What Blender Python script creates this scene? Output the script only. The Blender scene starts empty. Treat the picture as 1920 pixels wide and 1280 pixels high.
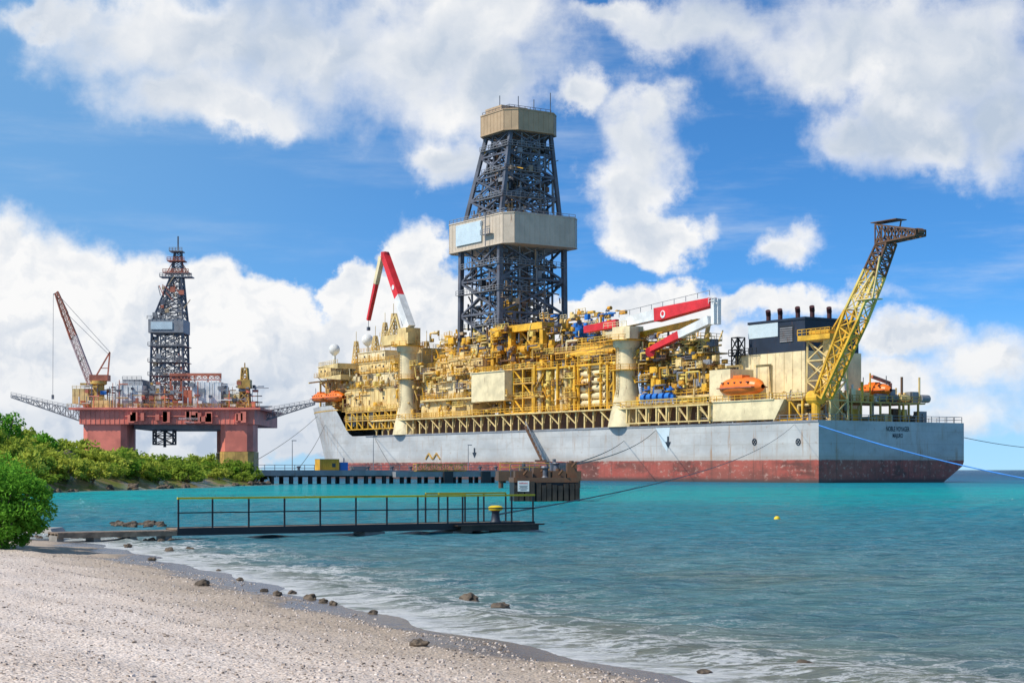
import bpy, bmesh, math, random
import numpy as np
from mathutils import Vector, Matrix, noise as mnoise
random.seed(7); np.random.seed(7)
R=random.Random(11)
C=bpy.context.scene.collection
SC=bpy.context.scene
F=3160.0; H=2.6
# ------------------------------------------------------------------ materials
def nn(nt,t,**k):
    n=nt.nodes.new(t)
    for a,b in k.items(): setattr(n,a,b)
    return n
def newmat(name):
    m=bpy.data.materials.new(name); m.use_nodes=True
    nt=m.node_tree; nt.nodes.clear()
    out=nn(nt,'ShaderNodeOutputMaterial'); b=nn(nt,'ShaderNodeBsdfPrincipled')
    nt.links.new(b.outputs[0],out.inputs[0])
    return m,nt,b
def noise(nt,vec,scale,detail=4,rough=.55,mapscale=None):
    if mapscale:
        mp=nn(nt,'ShaderNodeMapping'); mp.inputs['Scale'].default_value=mapscale
        nt.links.new(vec,mp.inputs[0]); vec=mp.outputs[0]
    n=nn(nt,'ShaderNodeTexNoise'); n.inputs['Scale'].default_value=scale
    n.inputs['Detail'].default_value=detail; n.inputs['Roughness'].default_value=rough
    nt.links.new(vec,n.inputs['Vector']); return n
def mrange(nt,val,a,b,c=0,d=1,smooth=True):
    n=nn(nt,'ShaderNodeMapRange'); n.interpolation_type='SMOOTHSTEP' if smooth else 'LINEAR'
    nt.links.new(val,n.inputs[0])
    for i,x in zip((1,2,3,4),(a,b,c,d)): n.inputs[i].default_value=x
    return n.outputs[0]
def mixc(nt,fac,a,b,blend='MIX'):
    n=nn(nt,'ShaderNodeMix'); n.data_type='RGBA'; n.blend_type=blend
    for i,x in ((0,fac),(6,a),(7,b)):
        if isinstance(x,(int,float)): n.inputs[i].default_value=x
        elif isinstance(x,tuple): n.inputs[i].default_value=(*x[:3],1)
        else: nt.links.new(x,n.inputs[i])
    return n.outputs[2]
def math_(nt,op,a,b=None,c=None,clamp=False):
    n=nn(nt,'ShaderNodeMath'); n.operation=op; n.use_clamp=clamp
    for i,x in enumerate((a,b,c)):
        if x is None: continue
        if isinstance(x,(int,float)): n.inputs[i].default_value=x
        else: nt.links.new(x,n.inputs[i])
    return n.outputs[0]
def paint(name,col,rough=.55,var=.18,rust=.0,sc=.35,bump=0,metal=0,rustcol=(.22,.085,.03)):
    m,nt,b=newmat(name)
    tc=nn(nt,'ShaderNodeTexCoord').outputs['Object']
    n1=noise(nt,tc,sc,5)
    dark=tuple(x*(1-var) for x in col); lite=tuple(min(1,x*(1+var*.6)) for x in col)
    c=mixc(nt,mrange(nt,n1.outputs[0],.35,.65),dark,lite)
    n2=noise(nt,tc,1.0,6,.65,(1,1,.25))
    if rust>0:
        f=mrange(nt,n2.outputs[0],.64-rust*.25,.80-rust*.15)
        f=math_(nt,'MULTIPLY',f,.8)
        c=mixc(nt,f,c,rustcol)
    n3=noise(nt,tc,5,3)
    c=mixc(nt,math_(nt,'MULTIPLY',mrange(nt,n3.outputs[0],.45,.75),.3),c,tuple(x*.45 for x in col))
    nt.links.new(c,b.inputs['Base Color'])
    b.inputs['Roughness'].default_value=rough; b.inputs['Metallic'].default_value=metal
    if bump:
        bp=nn(nt,'ShaderNodeBump'); bp.inputs['Strength'].default_value=bump
        nt.links.new(n3.outputs[0],bp.inputs['Height']); nt.links.new(bp.outputs[0],b.inputs['Normal'])
    return m
M={}
M['cream']=paint('cream_paint',(.78,.57,.24),rust=.35,var=.25)
M['pale']=paint('pale_cream_paint',(.80,.66,.39),rust=.25,var=.18)
M['yellow']=paint('yellow_paint',(.78,.42,.03),rust=.25,var=.3)
M['amber']=paint('amber_paint',(.62,.29,.015),rust=.25,var=.25)
M['lemon']=paint('light_yellow_paint',(.80,.58,.14),rust=.2,var=.2)
M['ochre']=paint('ochre_paint',(.56,.34,.08),rust=.6,var=.3)
M['steel']=paint('dark_steel',(.115,.12,.145),rust=.2,rough=.5,var=.35)
M['steel2']=paint('mid_steel',(.26,.26,.27),rust=.3,rough=.5)
M['black']=paint('black_paint',(.02,.022,.026),rust=.05)
M['brown']=paint('brown_rusty_steel',(.14,.07,.035),rust=.5)
M['white']=paint('white_paint',(.78,.77,.74),rust=.12)
M['grey']=paint('grey_cladding',(.60,.49,.37),rust=.1,var=.1)
M['tan']=paint('tan_cladding',(.48,.33,.19),rust=.15,var=.1)
M['red']=paint('red_paint',(.70,.025,.03),rust=.05)
M['orange']=paint('orange_paint',(.88,.19,.015),rust=.12,rough=.4)
M['navy']=paint('navy_paint',(.014,.024,.045),rust=.1)
M['maroon']=paint('maroon_paint',(.06,.015,.015),rust=.1)
M['blue']=paint('blue_paint',(.02,.17,.55),rust=.1)
M['brick']=paint('faded_red_paint',(.84,.23,.15),rust=.05,var=.25,sc=.12)
M['brickdull']=paint('dull_red_brown_paint',(.46,.14,.08),rust=.3,var=.3,sc=.3)
M['signblue']=paint('pale_blue_panel',(.56,.66,.70),rust=.0,var=.06)
M['glass']=paint('dark_glass',(.02,.03,.04),rough=.15)
M['timber']=paint('dark_timber',(.045,.03,.02),var=.5,sc=1.5,bump=.4)
M['plank']=paint('weathered_plank',(.25,.18,.12),var=.45,sc=2,bump=.3)
M['conc']=paint('concrete',(.34,.31,.27),var=.25,sc=1,bump=.2)
M['rock']=paint('dark_rock',(.13,.095,.065),var=.5,sc=3,bump=.7,rough=.8)
M['rope']=paint('rope_fibre',(.10,.10,.09))
M['bluerope']=paint('blue_rope_fibre',(.02,.25,.75))
M['jetyellow']=paint('rail_yellow',(.80,.58,.02),rust=.1)
M['ink']=paint('lettering_ink',(.02,.03,.045))
M['fadewhite']=paint('faded_white_lettering',(.70,.50,.45))
M['bark']=paint('bark',(.14,.10,.07),var=.4,sc=4)

# ------------------------------------------------------------------ mesh builder
class MB:
    def __init__(s,fy=1): s.v=[]; s.f=[]; s.fy=fy
    def add(s,vs,fs):
        o=len(s.v); s.v+=[tuple(p) for p in vs]; s.f+=[tuple(i+o for i in f) for f in fs]
    def box(s,x0,x1,y0,y1,z0,z1):
        s.add([(x0,y0,z0),(x1,y0,z0),(x1,y1,z0),(x0,y1,z0),(x0,y0,z1),(x1,y0,z1),(x1,y1,z1),(x0,y1,z1)],
              [(0,3,2,1),(4,5,6,7),(0,1,5,4),(1,2,6,5),(2,3,7,6),(3,0,4,7)])
    def cyl(s,p,q,r,n=8,r2=None,off=0):
        p=Vector(p); q=Vector(q); d=q-p
        if d.length<1e-6: return
        d.normalize(); u=d.cross(Vector((0,0,1)))
        if u.length<.01: u=Vector((1,0,0))
        u.normalize(); w=d.cross(u); r2=r if r2 is None else r2
        vs=[]
        for c,rr in ((p,r),(q,r2)):
            for i in range(n):
                a=2*math.pi*(i+off)/n; vs.append(c+u*math.cos(a)*rr+w*math.sin(a)*rr)
        fs=[(i,(i+1)%n,n+(i+1)%n,n+i) for i in range(n)]+[tuple(range(n)),tuple(range(n,2*n))]
        s.add(vs,fs)
    def beam(s,p,q,w,w2=None): s.cyl(p,q,w*.707,4,(w if w2 is None else w2)*.707,.5)
    def lathe(s,cx,cy,prof,n=20):
        vs=[];fs=[]
        for r,z in prof:
            for i in range(n):
                a=2*math.pi*i/n; vs.append((cx+r*math.cos(a),cy+r*math.sin(a),z))
        for j in range(len(prof)-1):
            for i in range(n):
                fs.append((j*n+i,j*n+(i+1)%n,(j+1)*n+(i+1)%n,(j+1)*n+i))
        fs+= [tuple(range(n)),tuple(range((len(prof)-1)*n,len(prof)*n))]
        s.add(vs,fs)
    def rail(s,pts,h=1.15,sp=2.0,w=.1,rails=2):
        for a,b in zip(pts,pts[1:]):
            a=Vector(a); b=Vector(b); L=(b-a).length; n=max(1,int(L/sp))
            for i in range(n+1):
                p=a.lerp(b,i/n); s.beam(p,p+Vector((0,0,h)),w)
            for k in range(rails):
                o=Vector((0,0,h*(k+1)/rails)); s.beam(a+o,b+o,w)
    def prism(s,ring0,ring1):
        n=len(ring0); s.add(list(ring0)+list(ring1),[(i,(i+1)%n,n+(i+1)%n,n+i) for i in range(n)]+[tuple(range(n)),tuple(range(n,2*n))])
    def lattice(s,A,B,n,w,wb,x=True,ring=True):
        A=[Vector(p) for p in A]; B=[Vector(p) for p in B]; m=len(A)
        for a,b in zip(A,B): s.beam(a,b,w)
        for k in range(n+1):
            t=k/n; rg=[a.lerp(b,t) for a,b in zip(A,B)]
            if ring and (ring is True or k%ring==0):
                for i in range(m): s.beam(rg[i],rg[(i+1)%m],wb*1.1)
            if k<n:
                r2=[a.lerp(b,(k+1)/n) for a,b in zip(A,B)]
                for i in range(m):
                    j=(i+1)%m
                    if x or k%2==0: s.beam(rg[i],r2[j],wb)
                    if x or k%2==1: s.beam(rg[j],r2[i],wb)
    def build(s,name,mat,parent=None,smooth=False,label=None):
        me=bpy.data.meshes.new(name); 
        me.from_pydata([(x,y*s.fy,z) for x,y,z in s.v],[],s.f); 
        bm=bmesh.new(); bm.from_mesh(me); bmesh.ops.recalc_face_normals(bm,faces=bm.faces); bm.to_mesh(me); bm.free()
        me.materials.append(M[mat] if isinstance(mat,str) else mat)
        if smooth:
            me.polygons.foreach_set('use_smooth',[True]*len(me.polygons)); me.set_sharp_from_angle(angle=math.radians(40))
        o=bpy.data.objects.new(name,me); C.objects.link(o)
        if parent: o.parent=parent
        if label: o['label']=label
        return o
def tag(o,label,cat,group=None,kind=None):
    o['label']=label; o['category']=cat
    if group: o['group']=group
    if kind: o['kind']=kind
    return o
def empty(name,loc,rz=0):
    o=bpy.data.objects.new(name,None); C.objects.link(o); o.location=loc; o.rotation_euler=(0,0,rz); return o
def W(px,py,D): return Vector(((px-960)/F*D, D, H+(880-py)/F*D))
def text_mesh(txt,name,fn,mat,parent,width=None,height=1.0):
    cu=bpy.data.curves.new('t','FONT'); cu.body=txt; cu.align_x='CENTER'; cu.size=1.0; cu.offset=.015
    o=bpy.data.objects.new('t',cu); C.objects.link(o); bpy.context.view_layer.update()
    me=bpy.data.meshes.new_from_object(o.evaluated_get(bpy.context.evaluated_depsgraph_get()))
    bpy.data.objects.remove(o)
    xs=[v.co.x for v in me.vertices]; k=width/(max(xs)-min(xs)) if width else height
    for v in me.vertices: v.co=Vector(fn(v.co.x*k,v.co.y*(height/.72)))
    me.name=name; me.materials.clear(); me.materials.append(M[mat])
    ob=bpy.data.objects.new(name,me); C.objects.link(ob); ob.parent=parent; return ob

# ------------------------------------------------------------------ camera, light, world
cam=bpy.data.cameras.new('camera'); co=bpy.data.objects.new('camera',cam); C.objects.link(co)
co.location=(0,0,H); co.rotation_euler=(math.pi/2,0,0); cam.sensor_width=36; cam.lens=36*F/1920
cam.shift_y=240/1920; cam.clip_end=30000; SC.camera=co
EL=math.radians(46); saz=Vector((-.9,-.42,0)).normalized()
Sd=Vector((saz.x*math.cos(EL),saz.y*math.cos(EL),math.sin(EL)))
sl=bpy.data.lights.new('sun','SUN'); sl.energy=4.6; sl.angle=math.radians(.5); sl.color=(1,.94,.84)
so=bpy.data.objects.new('sun',sl); C.objects.link(so); so.rotation_euler=Sd.to_track_quat('Z','Y').to_euler()
SC.view_settings.view_transform='Standard'; SC.view_settings.look='None'; SC.view_settings.exposure=0
w=bpy.data.worlds.new('World'); SC.world=w; w.use_nodes=True; nt=w.node_tree; nt.nodes.clear()
wo=nn(nt,'ShaderNodeOutputWorld'); bg=nn(nt,'ShaderNodeBackground'); nt.links.new(bg.outputs[0],wo.inputs[0]); bg.inputs[1].default_value=.1
tc=nn(nt,'ShaderNodeTexCoord').outputs['Generated']
sep=nn(nt,'ShaderNodeSeparateXYZ'); nt.links.new(tc,sep.inputs[0])
sx,sy,sz_=sep.outputs
cmb=nn(nt,'ShaderNodeCombineXYZ'); nt.links.new(sx,cmb.inputs[0]); nt.links.new(sy,cmb.inputs[1])
nt.links.new(math_(nt,'MULTIPLY_ADD',sz_,2.1,.05),cmb.inputs[2])
nrm=nn(nt,'ShaderNodeVectorMath',operation='NORMALIZE'); nt.links.new(cmb.outputs[0],nrm.inputs[0])
sky=nn(nt,'ShaderNodeTexSky'); sky.sky_type='NISHITA'; sky.sun_disc=False; sky.sun_elevation=EL
sky.sun_rotation=math.atan2(saz.x,saz.y)%(2*math.pi); sky.air_density=1.0; sky.dust_density=.3; sky.ozone_density=2.5
nt.links.new(nrm.outputs[0],sky.inputs[0])
U=math_(nt,'MULTIPLY',math_(nt,'ARCTAN2',sx,sy),F/100); V=math_(nt,'MULTIPLY',math_(nt,'ARCSINE',sz_),F/100)
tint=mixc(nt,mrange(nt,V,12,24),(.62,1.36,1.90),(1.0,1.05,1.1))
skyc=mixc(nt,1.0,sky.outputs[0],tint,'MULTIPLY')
cp=nn(nt,'ShaderNodeCombineXYZ'); nt.links.new(U,cp.inputs[0]); nt.links.new(V,cp.inputs[1])
P=cp.outputs[0]
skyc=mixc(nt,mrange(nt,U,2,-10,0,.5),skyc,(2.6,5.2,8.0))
def vmath(op,a,b=None):
    n=nn(nt,'ShaderNodeVectorMath',operation=op)
    for i,x in enumerate((a,b)):
        if x is None: continue
        if isinstance(x,tuple): n.inputs[i].default_value=x
        else: nt.links.new(x,n.inputs[i])
    return n
nz=noise(nt,P,.5,10,.6)
wv=vmath('MULTIPLY',vmath('SUBTRACT',nz.outputs['Color'],(.5,.5,.5)).outputs[0],(2.5,2.1,0)).outputs[0]
P2=vmath('ADD',P,wv).outputs[0]
blobs=[(110,15,110,35),(330,60,260,110),(560,90,330,120),(800,90,260,160),(330,185,150,75),(470,190,160,45),(920,150,120,90),(850,285,85,60),(960,40,130,110),
(1210,250,100,110),(1180,340,90,90),(1225,430,100,60),(1085,180,60,45),(1250,185,55,55),
(1300,40,200,60),(1130,20,90,30),(1560,80,230,100),(1790,120,220,150),(1700,250,190,85),(1890,230,120,110),(1600,250,100,60),
(60,560,130,150),(5,440,60,70),(180,570,110,100),(300,580,110,110),(420,560,100,80),(520,620,80,90),(250,740,350,150),(560,740,200,120),
(670,560,60,70),(770,490,55,80),(810,600,90,100),(720,700,150,110),(860,740,180,110),
(1480,470,65,36),(1490,570,190,30),(1290,560,90,50),(1700,640,120,45),(1850,690,120,80),(1640,720,180,50),(1450,790,500,60),(1150,600,160,60),(1290,650,250,60)]
d=None
for (bx,by,rx,ry) in blobs:
    az=math.atan((bx-960)/F); el=math.atan((880-by)/F*math.cos(az))
    u0=az*F/100; v0=el*F/100; k1=100/rx; k2=100/ry
    mp=nn(nt,'ShaderNodeMapping'); mp.inputs['Location'].default_value=(-u0*k1,-v0*k2,0); mp.inputs['Scale'].default_value=(k1,k2,0)
    nt.links.new(P2,mp.inputs[0]); ln=vmath('LENGTH',mp.outputs[0]).outputs['Value']
    d=ln if d is None else math_(nt,'SMOOTH_MIN',d,ln,.35)
nz2=noise(nt,P,1.5,8,.6)
nsoft=noise(nt,P,.35,3,.5)
dd=math_(nt,'ADD',d,math_(nt,'MULTIPLY_ADD',nz2.outputs[0],-.8,.40))
hi=mrange(nt,V,3.0,5.5)
right=mrange(nt,U,1,5)
sfac=math_(nt,'MAXIMUM',hi,math_(nt,'MULTIPLY',right,.9))
soft=math_(nt,'MULTIPLY_ADD',math_(nt,'MULTIPLY',sfac,mrange(nt,nsoft.outputs[0],.30,.60,.3,1)),.85,.24)
mask=math_(nt,'DIVIDE',math_(nt,'SUBTRACT',1.2,dd),soft,clamp=True)
mask=mrange(nt,mask,0,1)
n3=noise(nt,P2,.6,3,.45); n4=noise(nt,vmath('ADD',P2,(-.28,.38,0)).outputs[0],.6,3,.45)
rel=math_(nt,'SUBTRACT',n3.outputs[0],n4.outputs[0])
n5=noise(nt,P2,1.7,4,.5); n6=noise(nt,vmath('ADD',P2,(-.12,.16,0)).outputs[0],1.7,4,.5)
rel2=math_(nt,'SUBTRACT',n5.outputs[0],n6.outputs[0])
inner=mrange(nt,dd,1.0,.2)
nbig=noise(nt,P,.26,3,.5)
g=math_(nt,'MULTIPLY',inner,math_(nt,'MULTIPLY_ADD',hi,.60,.14))
g=math_(nt,'MULTIPLY',g,mrange(nt,nbig.outputs[0],.32,.62,.35,1.2))
g=math_(nt,'ADD',g,math_(nt,'MULTIPLY',rel,math_(nt,'MULTIPLY_ADD',hi,1.1,-2.3)),clamp=True)
g=math_(nt,'ADD',g,math_(nt,'MULTIPLY',rel2,math_(nt,'MULTIPLY_ADD',hi,.8,-1.3)),clamp=True)
low=math_(nt,'MULTIPLY',mrange(nt,V,3.0,.2),.62)
nlo=noise(nt,P,.45,5,.5,(.5,1.3,1))
g=math_(nt,'ADD',g,math_(nt,'MULTIPLY',low,mrange(nt,nlo.outputs[0],.32,.6)),clamp=True)
cl=mixc(nt,g,(9.6,9.6,9.6),(5.0,5.9,7.2))
nw=noise(nt,P,.42,9,.62,(.26,1.5,1))
wis=math_(nt,'MULTIPLY',mrange(nt,nw.outputs[0],.46,.80),mrange(nt,U,-3,5,.35,.85))
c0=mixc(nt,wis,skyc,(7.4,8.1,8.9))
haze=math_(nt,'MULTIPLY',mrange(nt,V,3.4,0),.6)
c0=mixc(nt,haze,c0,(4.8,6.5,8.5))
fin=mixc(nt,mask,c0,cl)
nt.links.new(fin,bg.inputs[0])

# ------------------------------------------------------------------ land and water fields
land1=[(-17.4,63),(-15.6,60.5),(-12.1,53),(-9.1,45.6),(-6.5,40),(-4.3,34.2),(-1.4,27.4),(.3,24.2),(2.2,20.5),(7,12),(12,0),(14,-60),(-400,-60),(-400,80),(-60,72),(-30,67),(-21,65)]
land2=[(-90,150),(-62,175),(-54,192),(-50,215),(-47,240),(-44,280),(-43,300),(-50,318),(-75,330),(-400,345),(-400,140),(-150,138)]
def sdist(X,Y,poly):
    best=np.full(X.shape,1e9); ins=np.zeros(X.shape,bool); n=len(poly)
    for i in range(n):
        x0,y0=poly[i]; x1,y1=poly[(i+1)%n]; dx,dy=x1-x0,y1-y0
        t=np.clip(((X-x0)*dx+(Y-y0)*dy)/(dx*dx+dy*dy),0,1)
        best=np.minimum(best,np.hypot(X-x0-t*dx,Y-y0-t*dy))
        c=((y0>Y)!=(y1>Y)); xi=x0+(Y-y0)*dx/(dy if dy else 1e-9); ins^=(c&(X<xi))
    return np.where(ins,best,-best)
def wob(X,Y): return .35*np.sin(X*.9+Y*.35)+.25*np.sin(Y*1.3-X*.5)+.15*np.sin(X*2.7+Y*2.1)
def shore(X,Y):
    a=sdist(X,Y,land1)+wob(X,Y)*.7; b=sdist(X,Y,land2)+1.2*np.sin(Y*.21)+.8*np.sin(Y*.5+X*.3)
    return a,b
def gz(X,Y):
    a,b=shore(X,Y)
    z1=np.where(a>0,np.minimum(.065*a,.52+.02*(a-8)),np.maximum(.09*a,-3))
    z1=np.where(a>0,np.minimum(z1,1.1),z1)
    z2=np.where(b>0,np.minimum(.25*b,1.2+.03*b),np.maximum(.2*b,-3))
    hill=3.6*np.exp(-((X+74)**2+(Y-228)**2)/(15**2))+2.5*np.exp(-((X+66)**2+(Y-200)**2)/(12**2))
    z2=np.where(b>0,z2+hill*np.clip(b/6,0,1),z2)
    z=np.maximum(z1,z2)
    z=z+.03*np.sin(X*1.7+Y*.6)*np.sin(Y*1.1)*(a>0.5)+.015*np.sin(X*5+Y*3)*(a>.5)
    return z
def axis(segs):
    out=[]
    for a,b,st in segs: out+=list(np.arange(a,b,st))
    out.append(segs[-1][1]); return np.array(out)
def grid(name,xs,ys,zf,attrs=()):
    X,Y=np.meshgrid(xs,ys); Z=zf(X,Y); nx,ny=len(xs),len(ys)
    co_=np.stack([X,Y,Z],-1).reshape(-1,3)
    i=np.arange((nx-1)*(ny-1)); r=i//(nx-1); c=i%(nx-1); a=r*nx+c
    fc=np.stack([a,a+1,a+1+nx,a+nx],1)
    me=bpy.data.meshes.new(name); me.vertices.add(len(co_)); me.vertices.foreach_set('co',co_.ravel())
    me.loops.add(fc.size); me.loops.foreach_set('vertex_index',fc.ravel().astype(np.int32))
    me.polygons.add(len(fc)); me.polygons.foreach_set('loop_start',np.arange(0,fc.size,4,dtype=np.int32))
    me.polygons.foreach_set('use_smooth',[True]*len(fc)); me.update(calc_edges=True); me.validate()
    for nm,fn in attrs:
        at=me.attributes.new(nm,'FLOAT','POINT'); at.data.foreach_set('value',fn(X,Y).ravel().astype(np.float32))
    o=bpy.data.objects.new(name,me); C.objects.link(o); return o
big=[(-9000,-1000,1000),(-1000,-200,100),(-200,-90,8),(-90,-40,1.5)]
gx=axis(big+[(-40,14,.25),(14,60,4),(60,1000,100),(1000,9000,1000)])
gy=axis([(-200,4,20),(4,70,.25),(70,140,4),(140,340,1.5),(340,1000,60),(1000,12000,1000)])
ground=grid('ground',gx,gy,gz,(('shore',lambda X,Y:shore(X,Y)[0]),('spit',lambda X,Y:shore(X,Y)[1])))
ground['kind']='structure'
m,nt2,b=newmat('pebble_beach'); 
geo=nn(nt2,'ShaderNodeNewGeometry').outputs['Position']
v=nn(nt2,'ShaderNodeTexVoronoi'); v.inputs['Scale'].default_value=26; nt2.links.new(geo,v.inputs['Vector'])
v2=nn(nt2,'ShaderNodeTexVoronoi'); v2.inputs['Scale'].default_value=11; nt2.links.new(geo,v2.inputs['Vector'])
sp=nn(nt2,'ShaderNodeSeparateColor'); nt2.links.new(v.outputs['Color'],sp.inputs[0])
sp2=nn(nt2,'ShaderNodeSeparateColor'); nt2.links.new(v2.outputs['Color'],sp2.inputs[0])
nb=noise(nt2,geo,.35,6,.6)
base=mixc(nt2,mrange(nt2,nb.outputs[0],.35,.68),(.80,.67,.585),(.62,.50,.42))
base=mixc(nt2,math_(nt2,'MULTIPLY',mrange(nt2,sp.outputs[0],.45,1,smooth=False),.55),base,(.32,.25,.195))
base=mixc(nt2,math_(nt2,'MULTIPLY',mrange(nt2,sp.outputs[1],.72,1,smooth=False),.6),base,(.90,.82,.75))
base=mixc(nt2,math_(nt2,'MULTIPLY',mrange(nt2,sp2.outputs[0],.65,1,smooth=False),.3),base,(.28,.22,.16))
at=nn(nt2,'ShaderNodeAttribute',attribute_name='shore').outputs['Fac']
ats=math_(nt2,'ADD',at,math_(nt2,'MULTIPLY_ADD',nb.outputs[0],4,-2))
base=mixc(nt2,math_(nt2,'MULTIPLY',mrange(nt2,ats,4.6,1.4),.66),base,(.30,.22,.14))
wet=mrange(nt2,ats,1.6,.7)
base=mixc(nt2,math_(nt2,'MULTIPLY',wet,.85),base,(.085,.062,.042))
at2=nn(nt2,'ShaderNodeAttribute',attribute_name='spit').outputs['Fac']
soil=mixc(nt2,mrange(nt2,nb.outputs[0],.45,.6),(.15,.17,.04),(.28,.19,.11))
base=mixc(nt2,mrange(nt2,at2,-6,-3),base,soil)
nt2.links.new(base,b.inputs['Base Color'])
nt2.links.new(mrange(nt2,wet,0,1,.9,.25),b.inputs['Roughness'])
bp=nn(nt2,'ShaderNodeBump'); bp.inputs['Distance'].default_value=.024
nt2.links.new(mrange(nt2,wet,0,1,.85,.2),bp.inputs['Strength'])
hh=math_(nt2,'ADD',math_(nt2,'MULTIPLY',v.outputs['Distance'],-1.0),math_(nt2,'MULTIPLY',v2.outputs['Distance'],-1.4))
nt2.links.new(hh,bp.inputs['Height']); nt2.links.new(bp.outputs[0],b.inputs['Normal'])
ground.data.materials.append(m)
# water
def wz(X,Y):
    a,b=shore(X,Y); d_=np.clip(-a,0,30)
    amp=np.clip(d_/3,0,1)*np.clip((180-Y)/100,0,1)
    z=.036*np.sin(X*1.1+Y*2.2+1.5*np.sin(X*.33))+.028*np.sin(-X*.8+Y*3.1+1.2*np.sin(X*.7+Y*.2))+.022*np.sin(X*2.3+Y*1.7)+.018*np.sin(-X*3.1+Y*4.3)
    br=np.exp(-((d_-2.2-.7*np.sin(X*.6+Y*.2))/.5)**2)*.10+np.exp(-((d_-5.2-.9*np.sin(X*.45+1))/.6)**2)*.07
    br=br*(Y<75)*(.6+.4*np.sin(X*.8+Y*.5))
    return z*amp+br
wx=axis([(-9000,-1000,1000),(-1000,-100,50),(-100,-30,2),(-30,35,.25),(35,100,2),(100,1000,50),(1000,9000,1000)])
wy=axis([(-200,8,20),(8,80,.18),(80,180,.8),(180,400,5),(400,1000,50),(1000,12000,1000)])
water=grid('water',wx,wy,wz,(('shore',lambda X,Y:-np.maximum(*shore(X,Y))),)); water['kind']='structure'
m=bpy.data.materials.new('sea_water'); m.use_nodes=True; q=m.node_tree; q.nodes.clear()
out=nn(q,'ShaderNodeOutputMaterial')
geo=nn(q,'ShaderNodeNewGeometry').outputs['Position']; se=nn(q,'ShaderNodeSeparateXYZ'); q.links.new(geo,se.inputs[0])
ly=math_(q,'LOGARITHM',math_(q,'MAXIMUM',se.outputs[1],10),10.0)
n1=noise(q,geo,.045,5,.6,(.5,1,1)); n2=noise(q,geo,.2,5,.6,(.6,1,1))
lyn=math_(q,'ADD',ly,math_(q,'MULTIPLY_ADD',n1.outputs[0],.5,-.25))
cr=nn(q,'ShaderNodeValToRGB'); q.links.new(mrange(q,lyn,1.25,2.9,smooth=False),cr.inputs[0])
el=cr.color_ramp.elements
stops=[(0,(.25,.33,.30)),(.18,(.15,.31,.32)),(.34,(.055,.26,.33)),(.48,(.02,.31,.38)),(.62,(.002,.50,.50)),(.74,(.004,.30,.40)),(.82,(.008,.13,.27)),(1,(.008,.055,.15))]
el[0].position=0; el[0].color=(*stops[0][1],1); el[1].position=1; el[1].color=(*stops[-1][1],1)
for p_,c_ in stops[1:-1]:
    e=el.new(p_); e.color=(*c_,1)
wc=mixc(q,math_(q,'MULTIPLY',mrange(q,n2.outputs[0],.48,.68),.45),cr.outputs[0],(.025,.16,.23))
shoal=noise(q,geo,.07,4,.55,(.8,1,1))
wc=mixc(q,math_(q,'MULTIPLY',math_(q,'MULTIPLY',mrange(q,shoal.outputs[0],.47,.64),mrange(q,se.outputs[1],70,40)),.4),wc,(.26,.26,.15))
rip=noise(q,geo,1.8,7,.66,(.32,1.5,1)); 
wc=mixc(q,math_(q,'MULTIPLY',mrange(q,rip.outputs[0],.44,.60),.5),wc,(.015,.095,.14))  # light variation through wave faces, painted as dark streaks in the water colour
rip2=noise(q,geo,3.2,6,.68,(.35,1.4,1))
wc=mixc(q,math_(q,'MULTIPLY',mrange(q,rip2.outputs[0],.55,.72),.35),wc,(.42,.58,.62))
sh=nn(q,'ShaderNodeAttribute',attribute_name='shore').outputs['Fac']
wc=mixc(q,math_(q,'MULTIPLY',mrange(q,math_(q,'ADD',sh,math_(q,'MULTIPLY_ADD',n2.outputs[0],6,-3)),5.5,.5),.7),wc,(.30,.29,.22))
nfo=noise(q,geo,1.6,9,.70,(.6,1,1)); nfo2=noise(q,geo,.4,4,.6)
rid=math_(q,'ABSOLUTE',math_(q,'SUBTRACT',nfo.outputs[0],.5))
thr=math_(q,'MULTIPLY',mrange(q,sh,6.4,.3),math_(q,'MULTIPLY_ADD',nfo2.outputs[0],.26,-.085))
foam=math_(q,'MULTIPLY',mrange(q,math_(q,'SUBTRACT',thr,rid),-.018,.03),.9)
edge=math_(q,'MULTIPLY',mrange(q,sh,1.7,.1),mrange(q,nfo.outputs[0],.34,.52))
foam=math_(q,'MAXIMUM',foam,edge)
foam=math_(q,'MULTIPLY',foam,mrange(q,se.outputs[1],80,55))
wc=mixc(q,foam,wc,(.84,.85,.85))
dif=nn(q,'ShaderNodeBsdfDiffuse'); q.links.new(wc,dif.inputs[0])
gl=nn(q,'ShaderNodeBsdfGlossy'); gl.inputs['Roughness'].default_value=.06
b1=noise(q,geo,2.0,8,.66,(.5,1.2,1)); b2=noise(q,geo,.35,3,.5,(.6,1.1,1))
bp=nn(q,'ShaderNodeBump'); bp.inputs['Strength'].default_value=1; bp.inputs['Distance'].default_value=.6
q.links.new(math_(q,'ADD',b1.outputs[0],math_(q,'MULTIPLY',b2.outputs[0],1.6)),bp.inputs['Height'])
q.links.new(bp.outputs[0],gl.inputs['Normal']); q.links.new(bp.outputs[0],dif.inputs['Normal'])
fr=nn(q,'ShaderNodeFresnel'); fr.inputs[0].default_value=1.33; q.links.new(bp.outputs[0],fr.inputs['Normal'])
fac=math_(q,'MULTIPLY',math_(q,'MINIMUM',fr.outputs[0],.5),math_(q,'SUBTRACT',1,foam))
mx=nn(q,'ShaderNodeMixShader'); q.links.new(fac,mx.inputs[0]); q.links.new(dif.outputs[0],mx.inputs[1]); q.links.new(gl.outputs[0],mx.inputs[2])
q.links.new(mx.outputs[0],out.inputs[0]); water.data.materials.append(m)

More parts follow.
